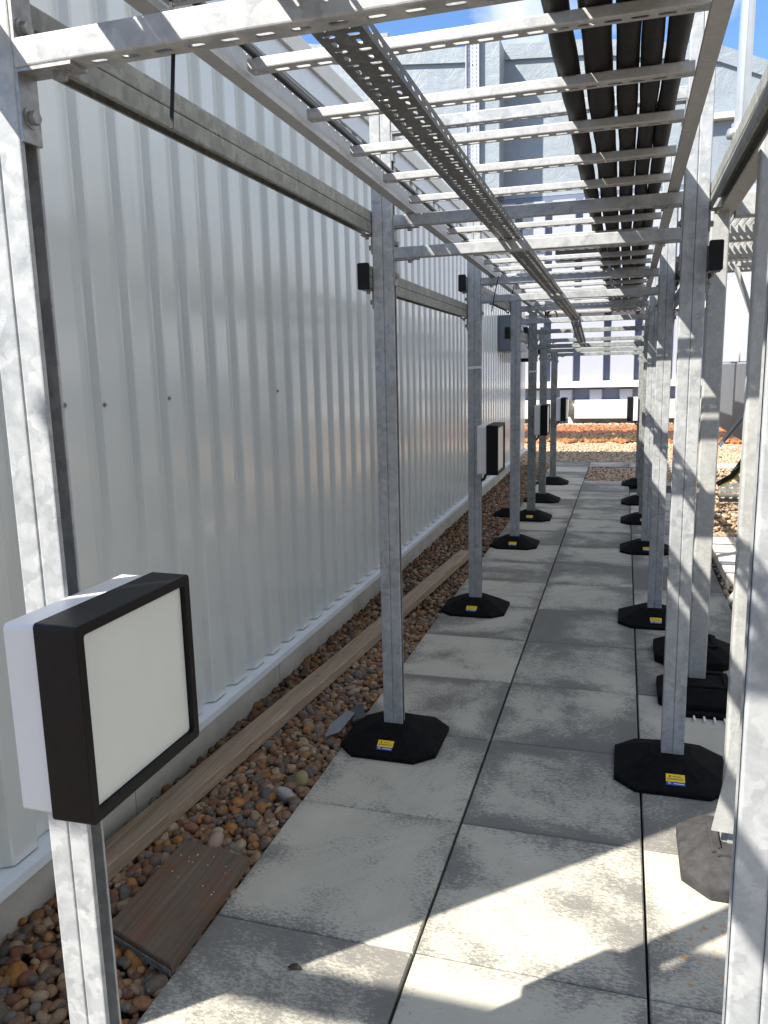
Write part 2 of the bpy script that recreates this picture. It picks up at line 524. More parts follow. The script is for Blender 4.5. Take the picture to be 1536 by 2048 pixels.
def mat_wood(name, a, c, stain=None, scale=1.0, ax='Y'):
    m, n, l, b = newmat(name)
    p = pos(n)
    mp_ = n.new('ShaderNodeMapping')
    mp_.inputs['Scale'].default_value = (60, 2.2, 60) if ax == 'Y' else (2.2, 60, 60)
    l.new(p, mp_.inputs['Vector'])
    gr = noise(n, l, mp_.outputs['Vector'], 1.0 * scale, 6, .65, .8)
    lo = noise(n, l, p, 5, 4)
    k = math_(n, l, 'ADD', math_(n, l, 'MULTIPLY', gr.outputs['Fac'], .8), math_(n, l, 'MULTIPLY', lo.outputs['Fac'], .2))
    col = ramp(n, l, k, [(.33, a), (.52, tuple((x + y) / 2 for x, y in zip(a, c))), (.68, c)])
    kn = n.new('ShaderNodeTexVoronoi'); kn.inputs['Scale'].default_value = 3.2
    l.new(p, kn.inputs['Vector'])
    kf = n.new('ShaderNodeMapRange'); kf.inputs['From Min'].default_value = .09; kf.inputs['From Max'].default_value = .03
    kf.inputs['To Max'].default_value = .7
    l.new(kn.outputs['Distance'], kf.inputs['Value'])
    col = mixc(n, l, kf.outputs['Result'], col, tuple(x * .45 for x in a))
    if stain:
        sn = noise(n, l, p, 6, 5, .65)
        sf = n.new('ShaderNodeMapRange'); sf.inputs['From Min'].default_value = .5; sf.inputs['From Max'].default_value = .68; sf.inputs['To Max'].default_value = .75
        l.new(sn.outputs['Fac'], sf.inputs['Value'])
        col = mixc(n, l, sf.outputs['Result'], col, stain)
    l.new(col, b.inputs['Base Color'])
    b.inputs['Roughness'].default_value = .85
    bump(n, l, b, gr.outputs['Fac'], .3, .003)
    return m
M_TIMBER = mat_wood('weathered_softwood', (.18, .135, .095), (.38, .30, .215))
M_PLANK = mat_wood('dark_stained_plank', (.075, .053, .037), (.155, .113, .08), stain=(.16, .062, .028))

def mat_membrane():
    m, n, l, b = newmat('silver_membrane')
    p = pos(n)
    n1 = noise(n, l, p, 1.2, 5, .6); n2 = noise(n, l, p, 2.2, 8, .75, 1.6)
    l.new(ramp(n, l, n1.outputs['Fac'], [(.3, (.20, .24, .275)), (.7, (.25, .29, .325))]), b.inputs['Base Color'])
    b.inputs['Roughness'].default_value = .5
    bump(n, l, b, n2.outputs['Fac'], .4, .08)
    return m
M_MEMB = mat_membrane()

def mat_sedum():
    m, n, l, b = newmat('sedum_foliage')
    g = n.new('ShaderNodeNewGeometry')
    p = g.outputs['Position']
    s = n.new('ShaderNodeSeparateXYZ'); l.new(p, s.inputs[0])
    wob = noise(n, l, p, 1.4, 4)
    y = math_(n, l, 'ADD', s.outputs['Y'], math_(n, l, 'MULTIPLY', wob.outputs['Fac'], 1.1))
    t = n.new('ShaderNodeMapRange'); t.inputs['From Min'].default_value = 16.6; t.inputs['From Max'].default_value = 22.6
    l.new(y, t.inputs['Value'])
    zone = ramp(n, l, t.outputs['Result'], [(.0, (.30, .115, .04)), (.15, (.27, .10, .035)), (.19, (.045, .035, .012)), (.27, (.035, .032, .012)), (.36, (.05, .016, .012)), (.50, (.06, .018, .012)), (.56, (.23, .09, .035)), (.9, (.28, .13, .06))])  # dark middle band: maroon-green foliage with a cast shadow put into the colour
    patch = noise(n, l, p, 2.3, 3)
    pf = n.new('ShaderNodeMapRange'); pf.inputs['From Min'].default_value = .66; pf.inputs['From Max'].default_value = .72; pf.inputs['To Max'].default_value = .35
    l.new(patch.outputs['Fac'], pf.inputs['Value'])
    zone = mixc(n, l, pf.outputs['Result'], zone, (.30, .30, .03))
    rv = ramp(n, l, g.outputs['Random Per Island'], [(0, (.5, .5, .5)), (1, (1.4, 1.4, 1.4))])
    l.new(mixc(n, l, 1.0, zone, rv, 'MULTIPLY'), b.inputs['Base Color'])
    b.inputs['Roughness'].default_value = .8
    return m
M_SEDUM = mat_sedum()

def mat_bed():
    m, n, l, b = newmat('gravel_bed')
    p = pos(n)
    v = n.new('ShaderNodeTexVoronoi'); v.inputs['Scale'].default_value = 26
    l.new(p, v.inputs['Vector'])
    sp = n.new('ShaderNodeSeparateColor'); l.new(v.outputs['Color'], sp.inputs['Color'])
    l.new(ramp(n, l, sp.outputs['Red'], [(0, (.10, .07, .05)), (.5, (.22, .15, .10)), (1, (.34, .26, .18))]), b.inputs['Base Color'])
    b.inputs['Roughness'].default_value = .9
    bump(n, l, b, v.outputs['Distance'], 1.0, .03)
    return m
M_BED = mat_bed()
M_DARKJOINT = plain('dark_joint_bed', (.03, .028, .026), .95, var=.3, vscale=40)

# ------------------------------------------------------------------ the setting
# roof surface
mb = MB(); mb.add([(-60, -40, -.075), (60, -40, -.075), (60, 90, -.075), (-60, 90, -.075)], [(0, 1, 2, 3)])
kind(mb.build('ground', M_BED), 'structure')

# paved path: slabs with open joints on a dark bed
XA, XB = -.4988, .1012
Y0, RSP = 1.8158, .6391
def add_slab(bm, uvl, x0, x1, y0, y1, zt, zb=-.05, bev=.004, stain=None):
    if stain is None: stain = float(rng.uniform(.15, .75))
    dz = rng.normal(0, .0012, 4)
    pts = [(x0, y0), (x1, y0), (x1, y1), (x0, y1)]
    ins = [(x0 + bev, y0 + bev), (x1 - bev, y0 + bev), (x1 - bev, y1 - bev), (x0 + bev, y1 - bev)]
    uvs = [(0, 0), (1, 0), (1, 1), (0, 1)]
    vt = [bm.verts.new((p[0], p[1], zt + dz[i])) for i, p in enumerate(ins)]
    vm = [bm.verts.new((p[0], p[1], zt + dz[i] - bev)) for i, p in enumerate(pts)]
    vb = [bm.verts.new((p[0], p[1], zb)) for p in pts]
    def face(vs, us):
        f = bm.faces.new(vs)
        f[stl] = stain
        for lp, u in zip(f.loops, us): lp[uvl].uv = u
    face(vt, uvs)
    for i in range(4):
        j = (i + 1) % 4
        face([vm[i], vm[j], vt[j], vt[i]], [uvs[i], uvs[j], uvs[j], uvs[i]])
        face([vb[i], vb[j], vm[j], vm[i]], [uvs[i], uvs[j], uvs[j], uvs[i]])
bm = bmesh.new(); uvl = bm.loops.layers.uv.new('UVMap'); stl = bm.faces.layers.float.new('stain')
STL = {-2: .4, -1: .42, 0: .12, 1: .30, 2: .46, 3: .18, 4: .40, 5: .28, 6: .45, 7: .2}
STM = {-2: .5, -1: .10, 0: .24, 1: .60, 2: .42, 3: .34, 4: .62, 5: .26, 6: .42, 7: .36, 8: .6}
STR = {-2: .5, -1: .40, 0: .15, 1: .55, 2: .15, 3: .45, 4: .6}
gA, gr_ = .0045, .0018
for k in range(-8, 18):
    ya, yb = Y0 + k * RSP + gr_, Y0 + (k + 1) * RSP - gr_
    add_slab(bm, uvl, -1.0925, XA - gA, ya, yb, 0, stain=STL.get(k))
    if k < 14:
        add_slab(bm, uvl, XA + gA, XB - gA * .8, ya, yb, .0005, stain=STM.get(k))
        if k < 13: add_slab(bm, uvl, XB + gA * .8, .692, ya, yb, 0, stain=STR.get(k))
    if k == 14:
        add_slab(bm, uvl, XA + gA, XB - gA, ya, ya + .33, 0)
        add_slab(bm, uvl, XB + gA, .692, ya, ya + .33, 0)
for i in range(4):
    add_slab(bm, uvl, XA + .003 + i * .6, XA + .597 + i * .6, Y0 + 17 * RSP, Y0 + 18 * RSP - .003, 0)
me = bpy.data.meshes.new('paved_path'); bm.to_mesh(me); bm.free(); me.materials.append(M_SLAB)
o = bpy.data.objects.new('paved_path', me); COL.objects.link(o); kind(o, 'structure')
mb = MB(); mb.box(-1.088, .688, -3.2, 11.0, -.07, -.03); kind(mb.build('path_bedding', M_DARKJOINT), 'structure')

# pebbles --------------------------------------------------------
def ico(sub):
    b = bmesh.new(); bmesh.ops.create_icosphere(b, subdivisions=sub, radius=1)
    v = np.array([x.co[:] for x in b.verts]); f = np.array([[q.index for q in x.verts] for x in b.faces]); b.free()
    return v, f
def pebble_field(name, spots, mat, sub, zbase, label_kind='stuff'):
    """spots: (x, y, z, size)"""
    base_v, base_f = ico(sub)
    shapes = []
    for _ in range(14):
        v = base_v.copy()
        for _k in range(5):
            d = rng.normal(size=3); d /= np.linalg.norm(d)
            w = np.clip(v @ d, 0, 1) ** 2
            v += np.outer(w, d) * rng.uniform(-.28, .22)
        shapes.append(v)
    n = len(spots)
    V = np.empty((n, len(base_v), 3), np.float32); Fc = np.empty((n, len(base_f), 3), np.int32)
    for i, (x, y, z, s) in enumerate(spots):
        sc = np.array([rng.uniform(.85, 1.35), rng.uniform(.75, 1.0), rng.uniform(.5, .8)]) * s
        a, t, u = rng.uniform(0, 6.28), rng.normal(0, .35), rng.normal(0, .35)
        ca, sa = math.cos(a), math.sin(a)
        Rz = np.array([[ca, -sa, 0], [sa, ca, 0], [0, 0, 1]])
        Rx = np.array([[1, 0, 0], [0, math.cos(t), -math.sin(t)], [0, math.sin(t), math.cos(t)]])
        Ry = np.array([[math.cos(u), 0, math.sin(u)], [0, 1, 0], [-math.sin(u), 0, math.cos(u)]])
        V[i] = (shapes[i % 14] * sc) @ (Rz @ Rx @ Ry).T + (x, y, z)
        Fc[i] = base_f + i * len(base_v)
    me = bpy.data.meshes.new(name)
    me.from_pydata(V.reshape(-1, 3).tolist(), [], Fc.reshape(-1, 3).tolist())
    me.polygons.foreach_set('use_smooth', [True] * len(me.polygons))
    me.materials.append(mat)
    o = bpy.data.objects.new(name, me); COL.objects.link(o)
    return kind(o, label_kind)
def scatter(x0, x1, y0, y1, size, dens, zt, layers=2, jit=.5):
    out = []
    for L in range(layers):
        n = int((x1 - x0) * (y1 - y0) * dens)
        # jittered grid
        st = math.sqrt((x1 - x0) * (y1 - y0) / max(n, 1))
        ny, nx = int((y1 - y0) / st) + 1, int((x1 - x0) / st) + 1
        for a in range(nx):
            for b in range(ny):
                x = x0 + (a + .5 + rng.uniform(-jit, jit)) * st; y = y0 + (b + .5 + rng.uniform(-jit, jit)) * st
                if x < x0 or x > x1 or y < y0 or y > y1: continue
                s = size * float(np.clip(rng.lognormal(0, .28), .55, 1.8))
                out.append((x, y, zt - L * size * .85 + rng.normal(0, size * .22) - s * .35, s))
    return out
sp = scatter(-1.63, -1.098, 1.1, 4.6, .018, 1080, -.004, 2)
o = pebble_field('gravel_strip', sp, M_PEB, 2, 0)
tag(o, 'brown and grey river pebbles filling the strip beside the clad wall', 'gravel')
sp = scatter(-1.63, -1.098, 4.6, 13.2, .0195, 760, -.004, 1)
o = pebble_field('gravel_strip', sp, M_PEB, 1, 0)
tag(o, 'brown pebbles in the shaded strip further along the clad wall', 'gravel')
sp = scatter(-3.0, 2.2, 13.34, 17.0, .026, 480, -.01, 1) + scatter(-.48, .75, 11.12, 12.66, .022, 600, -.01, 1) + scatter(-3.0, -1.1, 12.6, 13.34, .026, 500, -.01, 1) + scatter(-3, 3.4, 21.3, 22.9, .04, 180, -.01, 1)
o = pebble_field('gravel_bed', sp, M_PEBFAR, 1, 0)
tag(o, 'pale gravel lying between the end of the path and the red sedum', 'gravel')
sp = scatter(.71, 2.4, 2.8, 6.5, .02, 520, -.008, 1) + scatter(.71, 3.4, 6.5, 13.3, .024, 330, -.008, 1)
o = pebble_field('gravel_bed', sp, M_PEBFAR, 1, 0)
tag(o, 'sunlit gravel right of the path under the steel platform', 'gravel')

# sedum: many small leaf tufts on a low bed
def sedum(x0, x1, y0, y1, n):
    v, f = ico(1)
    mb = MB()
    V = []; Fc = []
    for i in range(n):
        x, y = rng.uniform(x0, x1), rng.uniform(y0, y1)
        if y < y0 + .35 * abs(math.sin(x * 3.1) + .5 * math.sin(x * 8.3)): continue
        s = rng.uniform(.03, .075)
        vv = v * (s, s, s * rng.uniform(.5, 1.0)) + (x, y, .0 + rng.uniform(-.02, .03)) + rng.normal(0, s * .12, v.shape)
        Fc.append(f + len(V) * len(v)); V.append(vv)
    me = bpy.data.meshes.new('sedum_bed')
    me.from_pydata(np.concatenate(V).tolist(), [], np.concatenate(Fc).tolist())
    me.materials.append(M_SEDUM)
    o = bpy.data.objects.new('sedum_bed', me); COL.objects.link(o)
    tag(o, 'red orange and green sedum carpet in front of the white wall', 'sedum')
    return kind(o, 'stuff')
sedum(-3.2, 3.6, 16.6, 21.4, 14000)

# ------------------------------------------------------------------ left clad building
bld = thing('clad_building', 'long plant building clad in pale grey ribbed metal beside the path', 'building', (-1.55, 7, 0))
WX, WY0, WY1, WTOP = -1.53, .97, 13.0, 3.04
prof = []
y = WY0; P_, crown, web, dep = .183, .094, .016, .031
while y < WY1:
    e = .0045                                        # rolled corners
    prof += [(WX - dep, y - e), (WX - dep + e, y + e * .4), (WX - e, y + web - e * .4), (WX, y + web + e),
             (WX, y + web + crown - e), (WX - e, y + web + crown + e * .4), (WX - dep + e, y + 2 * web + crown - e * .4), (WX - dep, y + 2 * web + crown + e)]
    y += P_
mb = MB()
zlist = (.262, WTOP)
b0 = mb.add([(x, y, zlist[0]) for x, y in prof], []); b1 = mb.add([(x, y, zlist[1]) for x, y in prof], [])
for k in range(len(prof) - 1):
    mb.f.append((b0 + k, b0 + k + 1, b1 + k + 1, b1 + k))
b2 = mb.add([(x - .0015, y, zlist[0]) for x, y in prof], [])
mb.build('cladding', M_CLAD, bld, fixn=False)
mb = MB(); mb.box(-6.0, WX - .06, WY0, WY1, .241, WTOP - .031); mb.build('body', M_AHU, bld)
mb = MB(); mb.prism([(-.05, 0), (.035, -.010), (.035, -.038), (.031, -.038), (.031, -.014), (-.05, -.004)], (0, WY0, 0), (0, WY1, 0), (WX, 0, .262), (1, 0, 0), (0, 0, 1))
mb.box(-1.64, WX + .0309, WY0, WY1, .236, .2395)
mb.build('drip_flashing', M_FLASH, bld)
mb = MB()
yy = WY0
while yy < WY1:
    y2 = min(yy + 1.25, WY1)
    mb.box(-6.0, -1.635, yy + .002, y2 - .002, -.06, .24); yy = y2
mb.build('plinth', M_CONC, bld)
mb = MB(); mb.prism([(-.5, .0), (.03, .0), (.03, .085), (.022, .1), (-.5, .12)], (0, WY0 - .02, 0), (0, WY1 + .02, 0), (WX, 0, WTOP - .03), (1, 0, 0), (0, 0, 1))
mb.box(-6.0, WX - .5, WY0 - .02, WY1 + .02, WTOP - .03, WTOP + .08)
mb.build('coping', M_COPING, bld)
mb = MB(); mb.box(WX - .003, WX + .012, WY0, WY1, WTOP - .14, WTOP - .031); mb.build('top_trim', M_FLASH, bld)
# fixing screws near the camera
scr = MB()
scr.tube([(0, 0, 0), (.002, 0, 0)], .008, 10); scr.tube([(.0022, 0, 0), (.007, 0, 0)], .0042, 6)
proto = None
for zz in (1.47, 2.38):
    y = WY0 + web + .006
    for k in ([3, 4, 5, 6, 8, 13] if zz < 2 else [4, 6, 9]):
        if proto is None:
            proto = scr.build('fixing_screw', M_BOLT, bld); c = proto
        else:
            c = proto.copy(); COL.objects.link(c)
        c.matrix_parent_inverse = Matrix.Translation(bld.location).inverted()
        c.location = (WX, y + k * P_, zz + random.uniform(-.006, .006))

# ------------------------------------------------------------------ support frames
def dz(y): return -.0155 * (y - 2.98)
LX, RX = -.892, .216
FY = [1.04, 3.0, 4.92, 6.87, 8.17, 9.32, 10.79]
def vchan(mb, x, y, z0, z1, side):
    mb.channel((x, y, z0), (0, 0, 1), (0, 1, 0), (side, 0, 0), z1 - z0)
def bolt_mb(c, d, r=.010, h=.009):
    """hex head with washer along direction d"""
    mb = MB(); c = Vector(c); d = Vector(d).normalized()
    mb.tube([c, c + d * .002], r * 1.55, 16); mb.tube([c + d * .0022, c + d * (.0022 + h)], r, 6)
    return mb
def bracket(parent, x, y, z, sx, zdir=-1):
    """angle bracket: plate on the post's slot face + plate under the bar"""
    mb = MB(); t = .005
    mb.bar((x + sx * t / 2, y, z), (x + sx * t / 2, y, z + zdir * .098), .04, t, (sx, 0, 0))
    mb.box(min(x + sx * t, x + sx * .095), max(x + sx * t, x + sx * .095), y - .02, y + .02, z - t, z - .0004)
    o = mb.build('angle_bracket', M_BOLT, parent)
    b1 = bolt_mb((x + sx * t, y, z + zdir * .062), (sx, 0, 0)); b1.build('bolt', M_BOLT, o)
    b2 = bolt_mb((x + sx * .062, y, z - t), (0, 0, -1)); b2.build('bolt', M_BOLT, o)
    return o
frame_labels = [
    'galvanised goalpost frame nearest the camera carrying the largest square lamp',
    'second galvanised goalpost frame with an extra top bar above the pipes',
    'third galvanised goalpost frame with white tape round its left post',
    'fourth galvanised goalpost frame where the perforated tray starts to dip',
    'fifth galvanised goalpost frame where the perforated tray ends',
    'sixth galvanised goalpost frame between the tray end and the last frame',
    'last and darkest goalpost frame framing the white wall and sedum']
bars = [  # (bottom z values of bars) per frame
    [1.985 + 0, 2.105], [1.965, 2.081, 2.412], [1.945 - .0, 2.05], [1.913, 2.018], [1.735, 1.882], [1.713, 1.828], [1.69]]
tops = [2.65, 2.75, 2.70, 2.62, 2.10, 2.0, 1.745]
frames = []
for i, y in enumerate(FY):
    fr = thing('support_frame', frame_labels[i], 'frame', (0, y, 0), 'steel goalpost frames carrying the overhead ladder')
    frames.append(fr)
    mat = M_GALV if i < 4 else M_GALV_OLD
    yb = 0
    for x in (LX, RX - (.017 if i == 0 else 0)):
        mb = MB()
        vchan(mb, x + .0002, y, .07, tops[i], 1); vchan(mb, x - .0002, y, .07, tops[i], -1)
        mb.build('post', mat, fr)
    xl, xr = LX + .0415, RX - .0415
    for zb in bars[i]:
        mb = MB(); mb.channel((xl + .002, y, zb), (1, 0, 0), (0, 1, 0), (0, 0, 1), xr - xl - .004, slots=(.05, .028, .013))
        mb.build('crossbar', mat if zb != bars[i][0] or i > 1 else M_GALV, fr)
        if i < 6 or True:
            bracket(fr, xl, y, zb, 1); bracket(fr, xr, y, zb, -1)
# white tape round two left posts
for i, z in ((2, 1.555), (4, 1.51)):
    mb = MB(); y = FY[i]
    for (a, b_) in (((LX - .043, y - .022), (LX + .043, y - .022)), ((LX + .043, y - .022), (LX + .043, y + .022)), ((LX + .043, y + .022), (LX - .043, y + .022)), ((LX - .043, y + .022), (LX - .043, y - .022))):
        mb.bar((a[0], a[1], z), (b_[0], b_[1], z + .004), .001, .016)
    mb.build('tape', M_TAPE, frames[i])

# ------------------------------------------------------------------ rubber feet
def foot_mesh(h=.085, s=.41, c=.075, top=.15, th=.02, ct=.035):
    def octo(w, ch, z): 
        a = w / 2
        return [(-a + ch, -a, z), (a - ch, -a, z), (a, -a + ch, z), (a, a - ch, z), (a - ch, a, z), (-a + ch, a, z), (-a, a - ch, z), (-a, -a + ch, z)]
    mb = MB()
    lv = [octo(s, c, 0), octo(s, c, th - .004), octo(s - .008, c, th), octo(top + .01, ct, h - .003), octo(top, ct, h)]
    bs = [mb.add(q, []) for q in lv]
    for a, b in zip(bs, bs[1:]):
        for k in range(8):
            mb.f.append((a + k, a + (k + 1) % 8, b + (k + 1) % 8, b + k))
    mb.f.append(tuple(bs[-1] + k for k in range(8))); mb.f.append(tuple(bs[0] + k for k in range(8))[::-1])
    return mb
def text_mesh(name, txt, size, mat):
    cu = bpy.data.curves.new(name, 'FONT'); cu.body = txt; cu.size = size; cu.align_x = 'CENTER'; cu.align_y = 'CENTER'
    cu.offset = size * .012
    o = bpy.data.objects.new(name, cu); COL.objects.link(o)
    bpy.context.view_layer.update()
    me = bpy.data.meshes.new_from_object(o)
    bpy.data.objects.remove(o); bpy.data.curves.remove(cu)
    me.name = name; me.materials.append(mat)
    return me
TXT = [text_mesh('maker_print', 'walraven', .0085, M_INK), text_mesh('product_print', 'QWIKFOOT', .0105, M_INK), text_mesh('stripe_print', 'BIS', .0085, M_WHITEINK)]
def sticker(parent, x, w=.066, h=.048, slope0=(-.201, .02), slope1=(-.08, .082), f=.36):
    """flat label lying on the foot's front slope; parent at foot centre"""
    a = Vector((x, slope0[0], slope0[1])); b = Vector((x, slope1[0], slope1[1]))
    up = (b - a).normalized(); n = Vector((1, 0, 0)).cross(up)
    c = a + (b - a) * f + n * .0012
    L = Vector(parent.location)
    R3 = Matrix(((1, up.x, n.x), (0, up.y, n.y), (0, up.z, n.z)))
    mb = MB(); mb.obox(c + up * h * .16 + L, (w / 2, 0, 0), up * h * .34, n * .0006); yl = mb.build('label', M_YELLOW, parent)
    mb = MB(); mb.obox(c - up * h * .335 + L, (w / 2, 0, 0), up * h * .155, n * .0006); bl = mb.build('label', M_BLUE, parent)
    for me, off, par in ((TXT[0], (.006, h * .29), yl), (TXT[1], (0, h * .04), yl), (TXT[2], (-w * .32, -h * .335), bl)):
        o = bpy.data.objects.new(me.name, me); COL.objects.link(o); o.parent = par
        o.matrix_parent_inverse = Matrix()
        q = c + Vector((off[0], 0, 0)) + up * off[1] + n * .0012
        mw = R3.to_4x4(); mw.translation = q + L
        o.matrix_basis = mw
    # round emblem before the maker's name and the thin white line in the blue stripe
    mb = MB(); q = c + Vector((-.019, 0, 0)) + up * h * .29 + n * .0009 + L
    mb.tube([q, q + n * .0003], .0036, 14); mb.build('emblem', M_INK, yl)
    mb = MB(); mb.obox(c + Vector((.012, 0, 0)) - up * h * .345 + n * .0009 + L, (w * .28, 0, 0), up * .0012, n * .0003); mb.build('print_line', M_WHITEINK, bl)
order = ['nearest', 'second', 'third', 'fourth', 'fifth', 'sixth', 'last']
fproto = foot_mesh()
FM = None
for side, x in (('left', LX), ('right', RX)):
    for i, y in enumerate(FY):
        ft = thing('rubber_foot', '%s black rubber foot in the row of feet under the %s posts' % (order[i], side + '-hand'), 'foot', (x + (.0 if side == 'left' else -.006), y + .015, 0), 'black rubber feet under the frame posts')
        if FM is None:
            o = fproto.build('base', M_RUBBER, ft); o.matrix_parent_inverse = Matrix(); FM = o.data
        else:
            o = bpy.data.objects.new('base', FM); COL.objects.link(o); o.parent = ft
        if i < 5: sticker(ft, .0 if side == 'left' else .012)

# ------------------------------------------------------------------ long rails (double channel) either side
def rail(name, label, x, y0, y1, z0, group, zs=0.0, cap=True):
    t = thing(name, label, 'rail', (x, y0, z0), group)
    L = y1 - y0; d = Vector((0, L, zs)).normalized()
    mb = MB()
    mb.channel((x, y0, z0 + .0412), d, (1, 0, 0), (0, 0, 1), L); mb.channel((x, y0, z0 + .0408), d, (1, 0, 0), (0, 0, -1), L)
    mb.build('channel', M_GALV_OLD, t)
    if cap:
        mb = MB(); mb.prism(rrect(.0455, .098, .006), (0, -.012, 0), (0, .0, 0), (x, y0, z0 + .041), (1, 0, 0), (0, 0, 1)); mb.build('end_cap', M_BLACKPLASTIC, t)
    return t
hts = [2.062, 1.86, 2.020, 1.80, 1.86, 1.70]
pl = ['nearest', 'second', 'third', 'fourth', 'fifth', 'sixth']
for sd, x in (('left', LX - .0635), ('right', RX + .0645)):
    for i in range(6):
        y0, y1 = FY[i] - .06, FY[i + 1] + .03
        if i == 0: y0 = -.9
        t = rail('long_rail', '%s double channel rail running along the outside of the %s-hand posts' % (pl[i], sd), x, y0, y1, hts[i], 'double channel rails along the posts')
        sx = -1 if sd == 'left' else 1
        for yy in (FY[i], FY[i + 1]):
            mb = MB(); xx = (LX - .0415) if sd == 'left' else (RX + .0415); z = hts[i]
            mb.box(min(xx, xx + sx * .005), max(xx, xx + sx * .005), yy - .02, yy + .02, z - .075, z - .001)
            mb.box(min(xx, xx + sx * .045), max(xx, xx + sx * .045), yy - .02, yy + .02, z - .006, z - .0006)
            o = mb.build('angle_bracket', M_BOLT, t)
            bolt_mb((xx + sx * .005, yy, z - .05), (sx, 0, 0)).build('bolt', M_BOLT, o)
            bolt_mb((xx + sx * .025, yy, z - .006), (0, 0, -1), .008).build('bolt', M_BOLT, o)

# ------------------------------------------------------------------ overhead cable ladder
lad = thing('cable_ladder', 'wide galvanised cable ladder with slotted rungs running overhead between the posts', 'cable ladder', (-.32, 0, 2.1))
LY0, LY1 = -.75, 8.3
ldir = Vector((0, 1, -.0155)).normalized()
def zl(y): return 2.1255 + dz(y)
for x, sx in ((-.802, 1), (.160, -1)):
    mb = MB()
    O = Vector((x, LY0, zl(LY0)))
    N_ = Vector((sx, 0, 0)); Zv = Vector((0, .0155, 1)).normalized()
    # web with a row of slots along its top, bottom flange turned in
    L = LY1 - LY0
    mb.slotted(O + Zv * .082, ldir, Zv, N_, L, .03, .002, .05, .022, .007)
    mb.obox(O + ldir * L / 2 + Zv * .0335 + N_ * .001, ldir * L / 2, Zv * .0335, N_ * .001)
    mb.obox(O + ldir * L / 2 + Zv * .001 + N_ * .018, ldir * L / 2, Zv * .001, N_ * .0159)
    mb.obox(O + ldir * L / 2 + Zv * .007 + N_ * .0345, ldir * L / 2, Zv * .0069, N_ * .001)
    mb.obox(O + ldir * L / 2 + Zv * .098 + N_ * .009, ldir * L / 2, Zv * .001, N_ * .0068)
    mb.build('side_rail', M_PREGALV, lad)
ry0, rs_ = 1.635 - 7 * .324, .324
k = 0
while ry0 + k * rs_ < LY1 - .1:
    y = ry0 + k * rs_
    mb = MB()
    mb.channel((-.768, y, zl(y) + .021), (1, 0, 0), (0, 1, 0), (0, 0, 1), .894, w=.036, h=.024, t=.0018, lip=.006, r=.004, slots=(.047, .032, .011))
    mb.build('rung', M_PREGALV, lad)
    k += 1
# ------------------------------------------------------------------ perforated cable tray under the ladder
tr = thing('cable_tray', 'narrow perforated cable tray running overhead on the lower crossbars', 'cable tray', (-.42, 3, 2.0))
def tray_seg(a, b, nm='tray_length'):
    a, b = Vector(a), Vector(b); d = (b - a); L = d.length; d.normalize()
    V = Vector((1, 0, 0)); N = V.cross(d).normalized()
    mb = MB()
    for v0 in (-.0195, .0195):
        mb.slotted(a + (d * 0), d, V, N, L, .039, .0016, .028, .019, .0085, 'alt', v0)
    for s in (-1, 1):
        O = a + V * s * .0390 + N * .0125
        mb.slotted(O, d, N, V * -s, L, .025, .0014, .05, .022, .007)
    return mb.build(nm, M_TRAY, tr)
zt = lambda y: 2.008 + dz(y)
tray_seg((-.416, -.8, zt(-.8)), (-.416, 6.95, zt(6.95)))
tray_seg((-.416, 6.95, zt(6.95)), (-.416, 8.22, 1.780))

# ------------------------------------------------------------------ insulated pipes on the ladder
pp = [(-.138, .0255), (-.0735, .0315), (-.0115, .0250), (.0375, .0225), (.0815, .0225)]
pn = ['leftmost of the five black insulated pipes lying on the ladder', 'second from the left of the five black insulated pipes on the ladder', 'middle and thinnest of the five black insulated pipes on the ladder',
      'second from the right of the five black insulated pipes on the ladder', 'rightmost of the five black insulated pipes beside the ladder rail']
for (x, r), lab in zip(pp, pn):
    pts = []; rr = []
    y = -.75
    ph = random.uniform(0, 6)
    while y < 8.5:
        t = (y - ry0) / rs_
        sag = -.006 * math.sin(math.pi * (t % 1.0))
        pts.append((x * 1.02 + .0015 * math.sin(y * 1.3 + ph) + .0015 * math.sin(y * 5 + ph), y, zl(y) + .0455 + r + sag + .002))
        rr.append(r * (1 + .03 * math.sin(y * 9 + ph) + .02 * math.sin(y * 23 + ph)))
        y += .05
    e = pts[-1]
    mb = MB(); mb.tube(pts, rr, 20)
    o = mb.build('insulated_pipe', M_FOAM, None, smooth=True)
    tag(o, lab, 'pipe', 'black insulated pipes on the cable ladder')
# black cable along the left ladder rail, ending in a loop
pts = []
y = -.7
while y < 7.9:
    pts.append((-.752 + .004 * math.sin(y * 2.1), y, zl(y) + .054 + .003 * math.sin(y * 3))); y += .1
for a in range(0, 26):
    t = a / 25 * 2.6 * math.pi
    pts.append((-.70 - .05 * math.cos(t) + .02 * a / 25, 8.0 + .02 * a / 25, zl(8) - .01 + .06 * math.sin(t)))
mb = MB(); mb.tube(pts, .0075, 10)
tag(mb.build('power_cable', M_CABLE, None, smooth=True), 'black cable lying along the left rail of the ladder, looped at its far end', 'cable')
# cable ties hanging from the bars
def tie(pts, lab):
    mb = MB()
    for a, b in zip(pts, pts[1:]): mb.bar(a, b, .0055, .0018, (0, 1, 0))
    tag(mb.build('cable_tie', M_BLACKPLASTIC), lab, 'cable tie', 'loose black cable ties')
tie([(-.610, 1.056, 2.12), (-.612, 1.054, 1.985), (-.616, 1.050, 1.925), (-.619, 1.048, 1.888)], 'long black cable tie hanging from the nearest crossbar')
tie([(-.735, 4.86, 2.09), (-.755, 4.85, 2.0), (-.775, 4.85, 1.885)], 'short black cable tie hanging at the third frame')
tie([(-.70, 5.3, 2.08), (-.715, 5.3, 2.02), (-.73, 5.3, 1.96)], 'black cable tie hanging just past the third frame')

